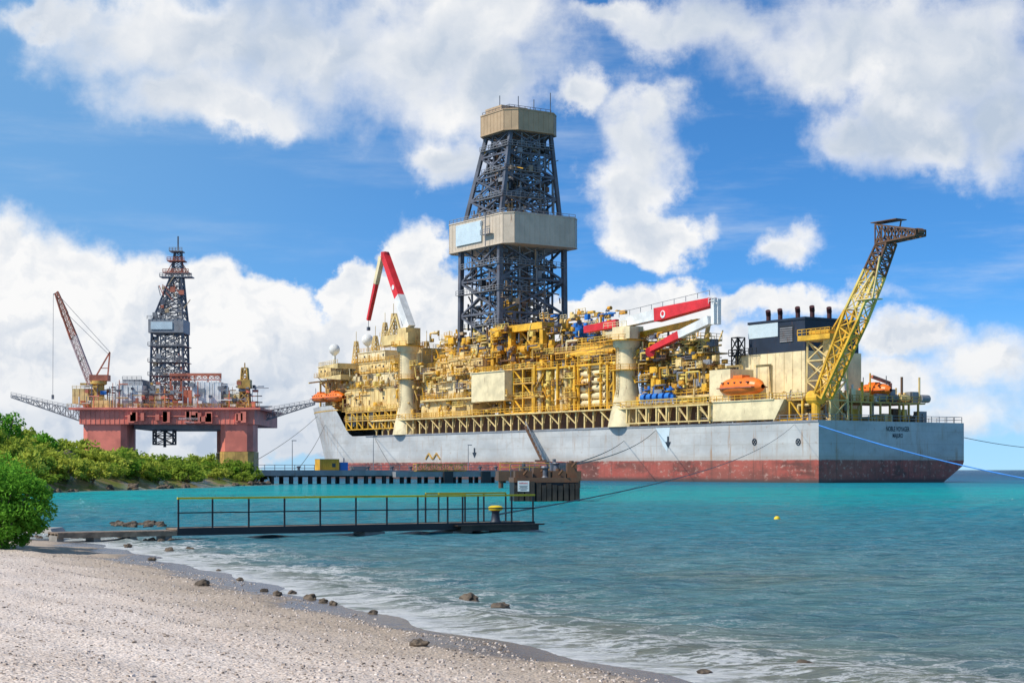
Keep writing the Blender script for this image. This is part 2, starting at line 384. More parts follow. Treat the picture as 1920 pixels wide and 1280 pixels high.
# ------------------------------------------------------------------ the drillship
X0,D0=59.8,328.6; cc,dd_=.547,.837
ship=empty('drillship',(X0,D0,0),math.atan2(dd_,-cc))
tag(ship,'huge moored drilling ship with grey hull, cream deck modules and tall dark derrick','ship')
def s_at(px,t): k=(px-960)/F; return (X0+dd_*t-k*(D0+cc*t))/(cc+k*dd_)
def t_at(px,s): k=(px-960)/F; return (k*(D0+dd_*s)-X0+cc*s)/(dd_-k*cc)
def dep(s,t): return D0+dd_*s+cc*t
def zz(py,s,t): return H+(880-py)*dep(s,t)/F
def SP(px,py,t): s=s_at(px,t); return Vector((s,t,zz(py,s,t)))
def SM(): return MB(-1)
def pbox(mb,px0,px1,py0,py1,t,dt):
    a=s_at(px1,t); b=s_at(px0,t); m_=(a+b)/2; mb.box(a,b,t,t+dt,zz(py1,m_,t),zz(py0,m_,t)); return a,b,zz(py1,m_,t),zz(py0,m_,t)
ZD=12.27; B=41.0; hb=20.5
def hullpt(u,z,side):
    if u<=190:
        s=u; y=hb
        if side<0 and u<26: y-=max(0,3.6-z)*1.7*(1-u/26)      # stern bilge turned in
    else:
        th=(u-190)/60*math.pi/2; a=43.9+14.1*max(0,z)/21.8; s=190+a*math.sin(th); y=hb*math.cos(th)
    return (s,hb-side*y,z)
def ztop(u):
    x=min(1,max(0,(u-193)/11)); x=x*x*(3-2*x); return ZD+x*(21.8-ZD)
us=[0,10,20,26,40,60,80,100,120,140,160,175,185,190]+[190+60*i/36 for i in range(1,37)]
hm=SM(); rows=16
for side in (1,-1):
    o=len(hm.v)
    for u in us:
        zt=ztop(u)
        for r in range(rows+1): hm.v.append(hullpt(u,-2+(zt+2)*r/rows,side))
    for i in range(len(us)-1):
        for r in range(rows):
            a=o+i*(rows+1)+r; hm.f.append((a,a+rows+1,a+rows+2,a+1))
tr=[hullpt(0,-2+(ZD+2)*r/rows,1) for r in range(rows+1)]; tl=[hullpt(0,-2+(ZD+2)*r/rows,-1) for r in range(rows+1)]
o=len(hm.v); hm.v+=tr+tl; hm.f+=[(o+r,o+r+1,o+rows+2+r,o+rows+1+r) for r in range(rows)]
mh,nh,bh=newmat('hull_paint'); tcO=nn(nh,'ShaderNodeTexCoord').outputs['Object']
sH=nn(nh,'ShaderNodeSeparateXYZ'); nh.links.new(tcO,sH.inputs[0])
h1=noise(nh,tcO,.08,5,.6,(1,1,2)); h2=noise(nh,tcO,.7,8,.72,(1,1,.1)); h3=noise(nh,tcO,.22,9,.72,(.5,1,1.6)); h4=noise(nh,tcO,1.1,7,.72,(.5,1,1))
h5=noise(nh,tcO,.06,3,.5)
gr=mixc(nh,mrange(nh,h1.outputs[0],.35,.65),(.43,.43,.42),(.55,.545,.525))
br=nn(nh,'ShaderNodeTexBrick'); br.offset=.5; br.inputs['Color1'].default_value=(1,1,1,1); br.inputs['Color2'].default_value=(.93,.93,.93,1); br.inputs['Mortar'].default_value=(.80,.78,.75,1)
br.inputs['Scale'].default_value=1; br.inputs['Mortar Size'].default_value=.04; br.inputs['Brick Width'].default_value=9; br.inputs['Row Height'].default_value=2.6
cx=nn(nh,'ShaderNodeCombineXYZ'); nh.links.new(math_(nh,'ADD',sH.outputs[0],sH.outputs[1]),cx.inputs[0]); nh.links.new(sH.outputs[2],cx.inputs[1]); nh.links.new(cx.outputs[0],br.inputs['Vector'])
gr=mixc(nh,1.0,gr,br.outputs['Color'],'MULTIPLY')
gr=mixc(nh,math_(nh,'MULTIPLY',mrange(nh,h2.outputs[0],.53,.70),mrange(nh,h5.outputs[0],.38,.6,.35,1)),gr,(.34,.19,.09))
gr=mixc(nh,math_(nh,'MULTIPLY',mrange(nh,h4.outputs[0],.57,.70),.6),gr,(.30,.17,.09))
gr=mixc(nh,math_(nh,'MULTIPLY',mrange(nh,h3.outputs[0],.48,.68),.4),gr,(.34,.30,.25))
gr=mixc(nh,mrange(nh,math_(nh,'ADD',sH.outputs[2],math_(nh,'MULTIPLY',h2.outputs[0],3)),8,5.6,0,.45),gr,(.36,.24,.15))
rd=mixc(nh,mrange(nh,h3.outputs[0],.42,.58),(.36,.075,.05),(.13,.045,.03))
rd=mixc(nh,mrange(nh,h5.outputs[0],.42,.6,0,.5),rd,(.44,.12,.08))
rd=mixc(nh,math_(nh,'MULTIPLY',mrange(nh,h4.outputs[0],.54,.64),.75),rd,(.52,.33,.26))
rd=mixc(nh,math_(nh,'MULTIPLY',mrange(nh,h2.outputs[0],.50,.66),.6),rd,(.11,.05,.035))
rd=mixc(nh,mrange(nh,math_(nh,'ADD',sH.outputs[2],math_(nh,'MULTIPLY',h3.outputs[0],1.5)),2.0,.9),rd,(.08,.05,.04))
zb=math_(nh,'ADD',sH.outputs[2],math_(nh,'MULTIPLY_ADD',h4.outputs[0],.6,-.3))
hc=mixc(nh,mrange(nh,zb,4.4,4.65),rd,gr)
nh.links.new(hc,bh.inputs['Base Color']); bh.inputs['Roughness'].default_value=.5
hull=hm.build('hull',mh,ship,smooth=True)
dk=SM(); dk.box(.15,189,.15,B-.15,ZD-.6,ZD-.2)
ring=[(*hullpt(u,20.5,1)[:2],20.5) for u in us if u>=200]+[(*hullpt(u,20.5,-1)[:2],20.5) for u in reversed(us) if u>=200]
ring2=[(a,b_,c-.4) for a,b_,c in ring]; dk.prism(ring2,ring); dk.build('weather_deck','ochre',ship)
g=SM(); g.box(0,186,-.15,.0,ZD-.35,ZD+.05); g.build('gunwale_strake','steel2',hull)
g=SM(); g.rail([(36,.3,ZD),(.3,.3,ZD),(.3,B-.3,ZD),(30,B-.3,ZD)],1.2,2.2,.1); g.build('guard_rail','steel2',ship)
def trans(zc,tcn): return lambda x,y:(-.06,-(tcn+x),zc+y)
tn=t_at(1683,0)
text_mesh('NOBLE VOYAGER','name_lettering',trans(zz(808,0,tn),tn),'ink',hull,width=6.6,height=.95)
text_mesh('MAJURO','port_lettering',trans(zz(820,0,tn),tn),'ink',hull,width=2.9,height=.85)
def markxz(name,px,py,fn,mat):
    s=s_at(px,0); z=zz(py,s,0); mb=SM(); fn(mb,s,z); mb.build(name,mat,hull)
def circ(mb,s,z):
    r=.62
    for i in range(16):
        a=2*math.pi*i/16; b2_=2*math.pi*(i+1)/16
        mb.beam((s+r*math.cos(a),-.05,z+r*math.sin(a)),(s+r*math.cos(b2_),-.05,z+r*math.sin(b2_)),.16)
    k=r*.7
    mb.beam((s-k,-.05,z-k),(s+k,-.05,z+k),.16); mb.beam((s-k,-.06,z+k),(s+k,-.06,z-k),.16)
markxz('thruster_mark',1415,828,circ,'ink'); markxz('thruster_mark',1497,828,circ,'ink')
def tri(mb,s,z): mb.add([(s+3.4,-.05,ZD-.5),(s-1.6,-.05,ZD-.5),(s-.6,-.05,z-2.2),(s+.9,-.05,z-.8)],[(0,1,2,3)])
markxz('anchor_patch',1248,828,tri,'signblue')
def arr(mb,s,z):
    mb.add([(s-.3,-.1,z+1.2),(s+.3,-.1,z+1.2),(s+.3,-.1,z),(s-.3,-.1,z)],[(0,1,2,3)]); mb.add([(s-1,-.1,z),(s+1,-.1,z),(s,-.1,z-1.4)],[(0,1,2)])
markxz('arrow_mark',1253,828,arr,'ink'); markxz('arrow_mark',890,848,arr,'ink')
def zig(mb,s,z):
    for k in (-1,1): 
        mb.beam((s+k*2-1.8,-.08,z-.6),(s+k*2,-.08,z+.9),.4); mb.beam((s+k*2,-.08,z+.9),(s+k*2+1.8,-.08,z-.6),.4)
markxz('peak_emblem',812,856,zig,'ochre')
# side gallery
ga=s_at(1330,0); gb=s_at(700,0); ZW=16.6
g=SM(); g.box(ga,gb,3.2,3.6,ZD-.2,ZW-.4); g.build('side_gallery_wall','brown',ship)
g=SM(); g.box(ga-1,gb,-.9,5,ZW-.4,ZW-.1); g.build('side_walkway','cream',ship)
s=ga; k=0
while s<gb:
    g=SM(); g.beam((s,.3,ZD),(s,.3,ZW-.35),.38)
    if k%2==0: g.beam((s,.3,ZD+1),(s+3.4,-.5,ZW-.5),.25)
    g.beam((s,.3,ZD+.3),(s+1,1.8,ZW-.35),.2); g.build('gallery_stanchion','cream',ship)
    s+=3.5; k+=1
g=SM(); g.rail([(ga,-.8,ZW),(gb,-.8,ZW)],1.2,2.0,.12); g.build('walkway_rail','yellow',ship)

count={}
surplus={}
def piece(name,mat,fn,parent=None,size=0):
    g=SM(); fn(g)
    if count.get(name,0)<95 and size>0:
        count[name]=count.get(name,0)+1; g.build(name,mat,parent or ship)
    else:
        s_=surplus.setdefault(mat,SM()); s_.add(g.v,g.f)
def clutter(seed,s0,s1,t0,t1,z0,z1,n,mats,big_=1.0,parent=None,fine=False):
    r=random.Random(seed)
    for i in range(n):
        mt=r.choice(mats); s=r.uniform(s0,s1); t=t0+(t1-t0)*r.random()**1.3; z=r.uniform(z0,z1); k=r.random(); par=i%3==0
        if fine: k=k*.75+.25
        if k<.42:
            a=r.uniform(.6,2.0)*big_; b2=r.uniform(.6,1.8)*big_; c=r.uniform(.5,1.5)*big_
            def f(g):
                g.box(s-a,s+a,t,t+b2,z,min(z1,z+c*1.6)); g.box(s-a*.7,s-a*.1,t-.12,t+.01,z+.15,z+c*.9)
            piece('equipment_box',mt,f,parent,1 if par else 0)
        elif k<.56:
            rr_=r.uniform(.12,.32); hh_=min(z1+.5,z+r.uniform(1.5,5)*big_); piece('standpipe',mt,lambda g:g.cyl((s,t,z),(s,t,hh_),rr_,7),parent,1 if par else 0)
        elif k<.73:
            e=min(s1,s+r.uniform(3,9)*big_); rr_=r.uniform(.11,.28)
            def f(g):
                g.cyl((s,t,z),(e,t,z),rr_,6); g.cyl((e,t,z),(e,t,z-r.uniform(.6,2.5)),rr_,6)
            piece('pipe_run',mt,f,parent,1 if par else 0)
        elif k<.79:
            rr_=r.uniform(.4,.8)*big_; l=r.uniform(1,2.6); piece('small_tank',mt,lambda g:g.cyl((s,t,z),(s+l,t,z),rr_,12),parent,1 if par else 0)
        elif k<.95: 
            l=r.uniform(2,6)
            def f(g): g.box(s,s+l,t,t+1.3,z,z+.2); g.rail([(s,t+.06,z+.18),(s+l,t+.06,z+.18)],1.1,1.3,.1)
            piece('small_platform',mt,f,parent,1 if par else 0)
        else:
            ds,dz=r.uniform(-3,3),r.uniform(2,4); piece('brace',mt,lambda g:g.beam((s,t,z),(s+ds,t,z+dz),.22),parent,1 if par else 0)
def module(name,px0,px1,py0,py1,t,dt,levels,mat='yellow',deckmat='cream',colsp=4.5,brace=True,w=.4,back=True):
    a=s_at(px1,t); b_=s_at(px0,t); m_=(a+b_)/2; z0=zz(py1,m_,t); z1=zz(py0,m_,t)
    mb=SM(); n=max(1,round((b_-a)/colsp)); db=SM(); rl=SM()
    for lv in range(levels+1):
        z=z0+(z1-z0)*lv/levels
        mb.beam((a,t,z-.12),(b_,t,z-.12),w*.7)
        if lv>0:
            db.box(a-.3,b_+.3,t-.3,t+dt,z-.35,z); rl.rail([(b_+.2,t-.2,z),(a-.2,t-.2,z),(a-.2,t+dt,z)],1.1,1.8,.1)
        if lv<levels:
            zn=z0+(z1-z0)*(lv+1)/levels-.25
            for i in range(n+1):
                s=a+(b_-a)*i/n
                for tt in (t,t+dt): mb.beam((s,tt,z),(s,tt,zn),w)
                mb.beam((s,t,zn),(s,t+dt,zn),w*.6)
                if brace and i<n and (i+lv)%2==0: mb.beam((s,t,z),(s+(b_-a)/n,t,zn),w*.6)
            if brace: mb.beam((a,t,z),(a,t+dt,zn),w*.6)
    fr=mb.build(name,mat,ship); db.build('module_deck',deckmat,fr); rl.build('module_rail','lemon',fr)
    return a,b_,z0,z1
def block(px0,px1,py0,py1,t,dt,mat='cream',name='deckhouse',win=0,rail=True,ribs=True,walk=True):
    mb=SM(); a,b_,z0,z1=pbox(mb,px0,px1,py0,py1,t,dt)
    mb.box(a-.25,b_+.25,t-.25,t+dt+.25,z1-.003,z1+.2)
    if ribs:
        s=a+1
        while s<b_-.5: mb.box(s,s+.16,t-.1,t+.0,z0,z1-.1); s+=2.4
    o=mb.build(name,mat,ship)
    if rail:
        rl=SM(); rl.rail([(b_,t-.1,z1+.2),(a,t-.1,z1+.2),(a,t+dt,z1+.2)],1.1,1.8,.1); rl.build('roof_rail','yellow',o)
    if walk:
        w_=SM(); zk=z0+(z1-z0)*.02; w_.box(a-.2,b_+.2,t-1.5,t-.26,zk,zk+.2); w_.rail([(b_,t-1.45,zk+.2),(a,t-1.45,zk+.2)],1.1,1.7,.1)
        for q_ in range(4): sq=a+(b_-a)*(q_+.5)/4; w_.beam((sq,t-1.4,zk),(sq,t-.05,zk-1.2),.2)
        w_.build('outer_walkway','ochre',o)
    rr=random.Random(int(px0*7+py0))
    for k in range(win):
        if rr.random()<.4: continue
        s=a+(b_-a)*(k+.5)/win+rr.uniform(-.4,.4); h_=z0+(z1-z0)*.5
        wb=SM(); 
        if rr.random()<.65: wb.box(s-.3,s+.3,t-.14,t-.02,h_,h_+.6); wb.build('window','glass',o)
        else: wb.box(s-.42,s+.42,t-.14,t-.02,z0+.25,z0+2.2); wb.build('door','ochre',o)
    return a,b_,z0,z1
def longdeck(px0,px1,py,t,dt,mat='cream',col=6):
    a=s_at(px1,t); b_=s_at(px0,t); z=zz(py,(a+b_)/2,t); g=SM(); g.box(a,b_,t,t+dt,z-.45,z)
    s=a+.5
    while s<b_: g.beam((s,t+.3,z-.4),(s,t+dt,z-2.2),.3); s+=col
    o=g.build('long_walkway',mat,ship); g=SM(); g.rail([(a,t+.1,z),(b_,t+.1,z)],1.2,1.8,.12); g.build('walkway_rail','yellow',o)

# --- bow accommodation
block(650,752,728,770,3,33,'cream',win=8)
block(655,748,702,727,4.5,30,'pale',win=7)
block(660,740,680,701,6,28,'cream',win=6)
block(672,722,660,679,8,22,'pale','wheelhouse',win=6)
block(752,800,700,770,6,26,'cream',win=4)
block(756,792,655,699,9,20,'cream')
clutter(1,s_at(795,3),s_at(650,3),1.2,3.5,16,33,110,['cream','yellow','ochre','brown','pale','lemon'],big_=.55)
hd=SM(); cs,ct=222,20.5; zt_=zz(712,222,12)
r1=[(cs+16*math.cos(a),ct+15*math.sin(a),zt_) for a in [math.pi*2*(i+.5)/8 for i in range(8)]]
hd.prism([(x,y,z-.6) for x,y,z in r1],r1)
hdo=hd.build('helideck','pale',ship)
g=SM()
for i in range(8):
    p=Vector(r1[i]); q_=Vector((cs+(p.x-cs)*.4,ct+(p.y-ct)*.45,21)); g.beam(p-Vector((0,0,.6)),q_,.5)
    g.beam(p-Vector((0,0,.7)),Vector(r1[(i+1)%8])-Vector((0,0,.7)),.5)
g.build('helideck_truss','cream',hdo)
for py,t0,t1,sa,sb in ((684,-1,34,s_at(650,2),s_at(598,2)),(705,0,32,s_at(650,2),s_at(590,2))):
    wg=SM()
    z=zz(py,(sa+sb)/2,2); wg.prism([(sa,t0,z-1.6),(sb-4,t0+3,z-.5),(sb-4,t1-3,z-.5),(sa,t1,z-1.6)],[(sa,t0,z),(sb,t0+3,z),(sb,t1-3,z),(sa,t1,z)])
    wg.rail([(sa,t0,z),(sb,t0+3,z),(sb,t1-3,z)],1.1,2,.1)
    wg.build('bridge_wing','cream',ship)
block(597,652,686,706,6,24,'cream','forward_house',win=6,rail=False)
block(610,655,712,765,6,26,'ochre','forward_house',win=4)
clutter(2,s_at(650,2),s_at(605,2),3,9,22,31,60,['cream','yellow','brown','ochre'],big_=.6)
for px,py,t in ((627,655,12),(689,637,12)):
    p=SP(px,py,t); g=SM(); r=1.75
    g.lathe(p.x,t,[(.5,p.z-4.5),(.5,p.z-1.9),(.9,p.z-1.6)]+[(r*math.cos(a),p.z+r*math.sin(a)) for a in [math.pi*(-.35+.85*i/8) for i in range(8)]]+[(.05,p.z+r)],16)
    g.build('satellite_dome','white',ship,smooth=True)
for px,t,top,bot in ((738,12,588,640),(722,14,605,650),(704,10,630,662),(800,12,640,690),(668,10,640,690)):
    g=SM()
    p=SP(px,bot,t); z1=zz(top,p.x,t); w_=1.1
    g.lattice([(p.x-w_,t-w_,p.z),(p.x+w_,t-w_,p.z),(p.x+w_,t+w_,p.z),(p.x-w_,t+w_,p.z)],[(p.x-.4,t-.4,z1),(p.x+.4,t-.4,z1),(p.x+.4,t+.4,z1),(p.x-.4,t+.4,z1)],4,.25,.15)
    g.beam((p.x,t,z1),(p.x,t,z1+3),.12)
    g.build('radio_mast','cream',ship)
for i,px in enumerate((668,686,704,722)):
    p=SP(px,786,1.5); g=SM(); g.cyl((p.x,.6,p.z),(p.x,3.4,p.z),1.9,16); g.cyl((p.x,.3,p.z),(p.x,.6,p.z),2.2,16); g.cyl((p.x,.1,p.z),(p.x,.3,p.z),.5,8)
    g.build('mooring_winch','brown' if i%2 else 'steel2',ship)
module('winch_frame',650,745,770,803,-.3,3,2,'yellow','ochre',3.2)

# --- midship houses and long decks
block(790,886,752,782,2.0,7,'cream',win=6)
block(798,892,716,751,4,12,'pale',win=6)
block(820,905,676,715,7,14,'cream',win=5)
block(835,895,650,675,10,12,'pale',win=3)
block(905,960,652,697,11,8,'cream','process_module',win=2)
block(884,946,698,752,.4,7,'pale','control_house',win=0,ribs=False,walk=False)
block(958,1012,735,770,4.5,8,'ochre','process_module',win=2)
block(955,1008,700,730,7,8,'amber','process_module',win=0)
block(1105,1152,664,692,9,8,'cream','process_module',win=2)
block(1098,1158,628,648,13,8,'lemon','process_module',win=0)
block(795,830,690,716,6,8,'cream','process_module',win=1)
longdeck(788,950,745,.6,3.2); longdeck(798,1000,697,5.2,4,'cream'); longdeck(820,930,668,8.5,3,'pale')
longdeck(1005,1155,684,1.8,3.5,'yellow'); longdeck(1010,1160,655,8,4,'ochre')
longdeck(1205,1330,742,2.2,4,'cream'); longdeck(1205,1300,702,4.5,4,'lemon'); longdeck(1195,1262,664,7,4,'cream')
module('pipe_frame',900,965,625,655,14,10,1,'amber')
module('pipe_frame',946,1018,690,772,3,8,3,'yellow','ochre',4.5,w=.5)
module('drill_floor_frame',930,1025,618,690,8,14,2,'yellow','amber',6,w=.8)
clutter(3,s_at(940,2),s_at(790,2),1.5,6,ZW,30,80,['cream','yellow','ochre','brown','pale','steel2'],big_=.65)
clutter(31,s_at(940,2),s_at(790,2),.8,4,ZW,33,110,['cream','lemon','yellow','ochre','brown','amber'],big_=.5,fine=True)
clutter(4,s_at(1030,4),s_at(890,4),6,12,ZW,39,90,['yellow','amber','cream','steel','ochre','brown'],big_=.85)
clutter(41,s_at(1030,4),s_at(900,4),3.5,6.4,20,39,110,['yellow','amber','lemon','brown','steel','ochre'],big_=.55,fine=True)
clutter(12,s_at(930,8),s_at(800,8),9,14,33,41,80,['yellow','cream','pale','ochre','lemon'],big_=.65)
g=SM(); a=s_at(1022,7); b_=s_at(930,7); z0=zz(690,(a+b_)/2,7); z1=zz(616,(a+b_)/2,7)
for s in (a,b_,(a+b_)/2+3):
    g.beam((s,6.5,z0),(s,6.5,z1),1.4)
g.beam((a-.7,6.5,z1),(b_+.7,6.5,z1),1.7); g.beam((a,6.5,z1-.1),(a,22,z1-.1),1.6); g.beam((b_,6.5,z1-.1),(b_,22,z1-.1),1.6)
g.beam((a,6.4,(z0+z1)/2),(b_,6.4,(z0+z1)/2),.9)
g.build('yellow_gantry','yellow',ship)
for k in range(3):
    p=SP(945+k*24,655,6); g=SM(); g.cyl((p.x,5.6,p.z),(p.x+2.2,5.6,p.z),1.1,14); g.cyl((p.x-.2,5.6,p.z),(p.x,5.6,p.z),1.35,14); g.build('winch_drum','amber',ship)
p=SP(1068,662,10); g=SM(); g.cyl((p.x-5,10,p.z),(p.x+5,10,p.z),2.8,18); g.box(p.x-5,p.x+5,9,12,p.z-5,p.z-2.5)
for k in range(6): g.cyl((p.x-5+k*2,10,p.z),(p.x-4.8+k*2,10,p.z),2.95,18)
g.build('mud_tank','brown',ship)
p=SP(1087,624,12); g=SM(); g.lathe(p.x,12,[(2.0,p.z-3),(2.1,p.z+1.8),(1.2,p.z+2.5)],16); g.build('blue_tank','blue',ship)
for k in range(3):
    g=SM(); q0=SP(1045+k*18,690,9); g.cyl((q0.x,8.5,q0.z-3),(q0.x,8.5,q0.z+6),.9,12)
    g.build('mud_cylinder','steel2',ship)
g=SM(); g.box(s_at(1150,8.5),s_at(1008,8.5),8.5,8.9,ZW-.2,zz(700,100,8)); g.build('bay_back_wall','ochre',ship)
for i in range(9):
    px=1013+i*8.2; p=SP(px,775,3.0+(i%2)*.8); z1=zz(690+R.uniform(-5,5),p.x,p.y)
    g=SM(); g.cyl((p.x,p.y,ZW-.2),(p.x,p.y,z1),.72,14); 
    for zc in (.25,.5,.75): z_=ZW+(z1-ZW)*zc; g.cyl((p.x,p.y,z_),(p.x,p.y,z_+.35),.88,14)
    g.build('riser_pipe',('pale','cream','lemon','yellow','pale')[i%5],ship,smooth=True)
sa=s_at(1137,3); sb=s_at(1086,3)
for r_ in range(7):
    for c_ in range(2):
        z=ZW+1.6+r_*1.75; g=SM(); g.cyl((sa,3.2+c_*1.6,z),(sb,3.2+c_*1.6,z),.75,14); g.cyl((sa-.25,3.2+c_*1.6,z),(sa,3.2+c_*1.6,z),.9,14)
        g.build('stacked_riser_joint','pale',ship,smooth=True)
g=SM()
for s in (sa+1,(sa+sb)/2,sb-1): 
    g.beam((s,2.1,ZW),(s,2.1,ZW+13),.45); g.beam((s,7.5,ZW),(s,7.5,ZW+13),.5)
g.beam((sa,2.1,ZW+13),(sb,2.1,ZW+13),.5); g.beam((sa,7.5,ZW+13),(sb,7.5,ZW+13),.5); g.beam((sa+1,2.1,ZW+13),(sa+1,7.5,ZW+13),.5); g.build('riser_rack','yellow',ship)
module('riser_bay_frame',1008,1150,658,690,6,14,1,'yellow','ochre',6,w=.6)
module('aft_pipe_frame',1085,1158,640,684,9,12,2,'amber','ochre',5)
for k in range(6):
    g=SM(); z=zz(668-3*k,95,6); g.cyl((s_at(1160,6),4.5+k*.9,z),(s_at(1075,6),4.5+k*.9,z),.38,8)
    g.build('deck_pipeline','yellow',ship)
clutter(5,s_at(1160,3),s_at(1010,3),9.2,12,27,36,60,['yellow','cream','ochre','steel','brown'],big_=.8)
clutter(51,s_at(1160,2),s_at(1005,2),1.0,2.4,ZW,30,70,['yellow','amber','lemon','brown','ochre'],big_=.4,fine=True)
clutter(6,s_at(1160,10),s_at(1040,10),7,15,33,41,110,['yellow','cream','blue','ochre','pale','amber','steel'],big_=.6)
for px in (1003,1046,1078,1140,1152):
    p=SP(px,775,1.6); g=SM(); z1=zz(684,p.x,1.6); g.beam((p.x,1.6,ZW-.2),(p.x,1.6,z1),.6); g.beam((p.x,1.7,z1-6),(p.x-2.8,3.5,z1-.2),.4); g.build('bay_column','yellow',ship)
# --- section aft of the second crane
module('aft_deck_frame',1205,1332,690,770,6,10,3,'yellow','ochre',5.5,w=.5)
module('aft_upper_frame',1190,1262,640,690,8,12,2,'lemon','ochre',5.5,w=.45)
module('aft_side_frame',1176,1330,757,790,-.6,4,1,'cream','ochre',3.4)
block(1212,1262,712,742,8,6,'cream','process_module',win=2)
block(1200,1240,668,692,10,6,'amber','process_module',win=0)
clutter(7,s_at(1332,3),s_at(1195,3),3,8,16.5,31,110,['yellow','cream','steel','steel2','ochre','brown'],big_=.7)
clutter(71,s_at(1332,3),s_at(1195,3),2,6,16.5,33,110,['yellow','lemon','amber','steel','ochre','brown'],big_=.5,fine=True)
clutter(8,s_at(1290,3),s_at(1200,3),1,4,16.8,20.5,16,['blue','blue','steel2'],big_=.7)
g=SM(); p=SP(1237,741,2)
for k in range(5): g.cyl((p.x-5+k*2.2,1.2,p.z-.4),(p.x-3.6+k*2.2,1.2,p.z-.4),.85,14)
g.box(p.x-6,p.x+6,1.0,3.4,p.z-1.7,p.z-1.1); g.build('blue_winch','blue',ship)
a=s_at(1335,6); b_=s_at(1272,6); z0=ZW-2; z1=zz(640,(a+b_)/2,6)
def rect(s0,s1,t0,t1,z): return [(s0,t0,z),(s1,t0,z),(s1,t1,z),(s0,t1,z)]
g=SM(); g.lattice(rect(a+1.4,b_-1.0,5,10,z0),rect(a+2.6,b_-1.8,5.6,9.4,z1),4,.7,.4)
g.box(a+2,b_-1,4.4,10.6,z1,z1+.4); g.rail([(b_-1,4.5,z1+.4),(a+2,4.5,z1+.4),(a+2,10.5,z1+.4)],1.2,1.5,.1)
zq=z0+(z1-z0)*.62; g.box(a+.3,b_-.2,3.6,11,zq,zq+.3); g.rail([(b_-.5,3.7,zq+.3),(a+.6,3.7,zq+.3)],1.2,1.5,.1)
zq=z0+(z1-z0)*.82; g.box(a+.6,b_+.6,3.8,11,zq,zq+.3); g.rail([(b_+.5,3.9,zq+.3),(a+.6,3.9,zq+.3)],1.2,1.5,.1)
g.beam((a+4,7.5,z1),(a+2.5,7.5,z1+5),.7); g.beam((a+7.5,7.5,z1),(a+9,7.5,z1+5),.7)
g.build('boom_rest_tower','cream',ship)

# --- cranes
def crane(px,tt,r,pyb,pyt,flare):
    p=SP(px,pyb,tt); zt=zz(pyt,p.x,tt); g=SM()
    zf=zz(flare,p.x,tt)
    g.lathe(p.x,tt,[(r*1.75,p.z-.3),(r*1.7,p.z+.4),(r*1.12,zf),(r,zf+2),(r*.95,zt-2),(r*1.25,zt-1.2),(r*1.3,zt)],24)
    o=g.build('crane_pedestal','pale',ship,smooth=True)
    for rr,zc in ((r*1.9,zt),(r*1.5,zf+ (zt-zf)*.45)):
        g=SM(); g.lathe(p.x,tt,[(rr,zc),(rr,zc+.2)],16)
        pts=[(p.x+rr*math.cos(2*math.pi*i/12),tt+rr*math.sin(2*math.pi*i/12),zc+.2) for i in range(13)]; g.rail(pts,1.1,3,.1)
        g.build('crane_platform','yellow',o)
    g=SM(); g.beam((p.x-.4,tt-r-.35,p.z+1),(p.x-.4,tt-r-.35,zt),.12); g.beam((p.x+.4,tt-r-.35,p.z+1),(p.x+.4,tt-r-.35,zt),.12)
    zk=p.z+1
    while zk<zt: g.beam((p.x-.4,tt-r-.35,zk),(p.x+.4,tt-r-.35,zk),.08); zk+=.8
    g.build('ladder','ochre',o)
    return o,p.x,zt
def boombox(mb,p,q,h0,h1,tw):
    p=Vector(p); q=Vector(q); d_=(q-p).normalized(); n=Vector((-d_.z,0,d_.x)); T=Vector((0,tw/2,0))
    mb.prism([p+n*h0/2-T,p-n*h0/2-T,p-n*h0/2+T,p+n*h0/2+T],[q+n*h1/2-T,q-n*h1/2-T,q-n*h1/2+T,q+n*h1/2+T])
o1,s1,z1=crane(765,2.5,2.45,813,650,762)
g=SM(); b_=s_at(722,2.5); zA=zz(637,s1,2.5); zB=zz(612,s1,2.5)
g.box(s1-2.6,s1+2.2,.4,5,z1,zB-.5); g.box(s1+1,b_-1,.8,4.4,zA-1.0,zB-2.0); g.beam((s1+3,2,zB-2),(s1+6,2,zB+4),.5); g.beam((b_-2,2,zB-2),(s1+6,2,zB+4),.4); g.box(s1-4.4,s1-2.61,0,2.2,z1+.5,z1+3.6)
g.rail([(b_,.8,zB-2.0),(s1+1,.8,zB-2.0)],1.1,1.5,.1); g.build('crane_house','cream',o1)
kn=SP(722,478,2.5); ft=SP(769,615,2.5); mid=ft.lerp(kn,.42)
g=SM(); boombox(g,ft,mid,2.7,2.5,2.2); g.build('lower_boom','white',o1)
g=SM(); boombox(g,mid,kn,2.5,1.9,2.0); g.lathe(kn.x,2.5,[(.1,kn.z-1.2),(1.2,kn.z-1),(1.2,kn.z+.8),(.1,kn.z+1)],10); g.build('upper_boom','red',o1)
pe=mid.lerp(kn,.22); g=SM(); g.cyl((pe.x,1.40,pe.z),(pe.x,1.44,pe.z),.7,18); g.build('round_emblem','white',o1)
e1=SP(691,600,2.5); kk=SP(716,482,2.5); m1=kk.lerp(e1,.42)
g=SM(); boombox(g,kk,m1,1.6,1.3,1.3); g.build('jib_root','pale',o1)
g=SM(); boombox(g,m1,e1,1.3,.8,1.1); g.build('jib','red',o1)
g=SM(); g.beam(e1,e1-Vector((0,0,2)),.12); g.box(e1.x-.4,e1.x+.4,2.1,2.9,e1.z-3,e1.z-2); g.build('hook_block','steel',o1)
g=SM(); g.beam(ft+Vector((4,0,1)),kn.lerp(ft,.45)+Vector((1.6,0,0)),.35); g.build('luffing_cylinder','steel',o1)

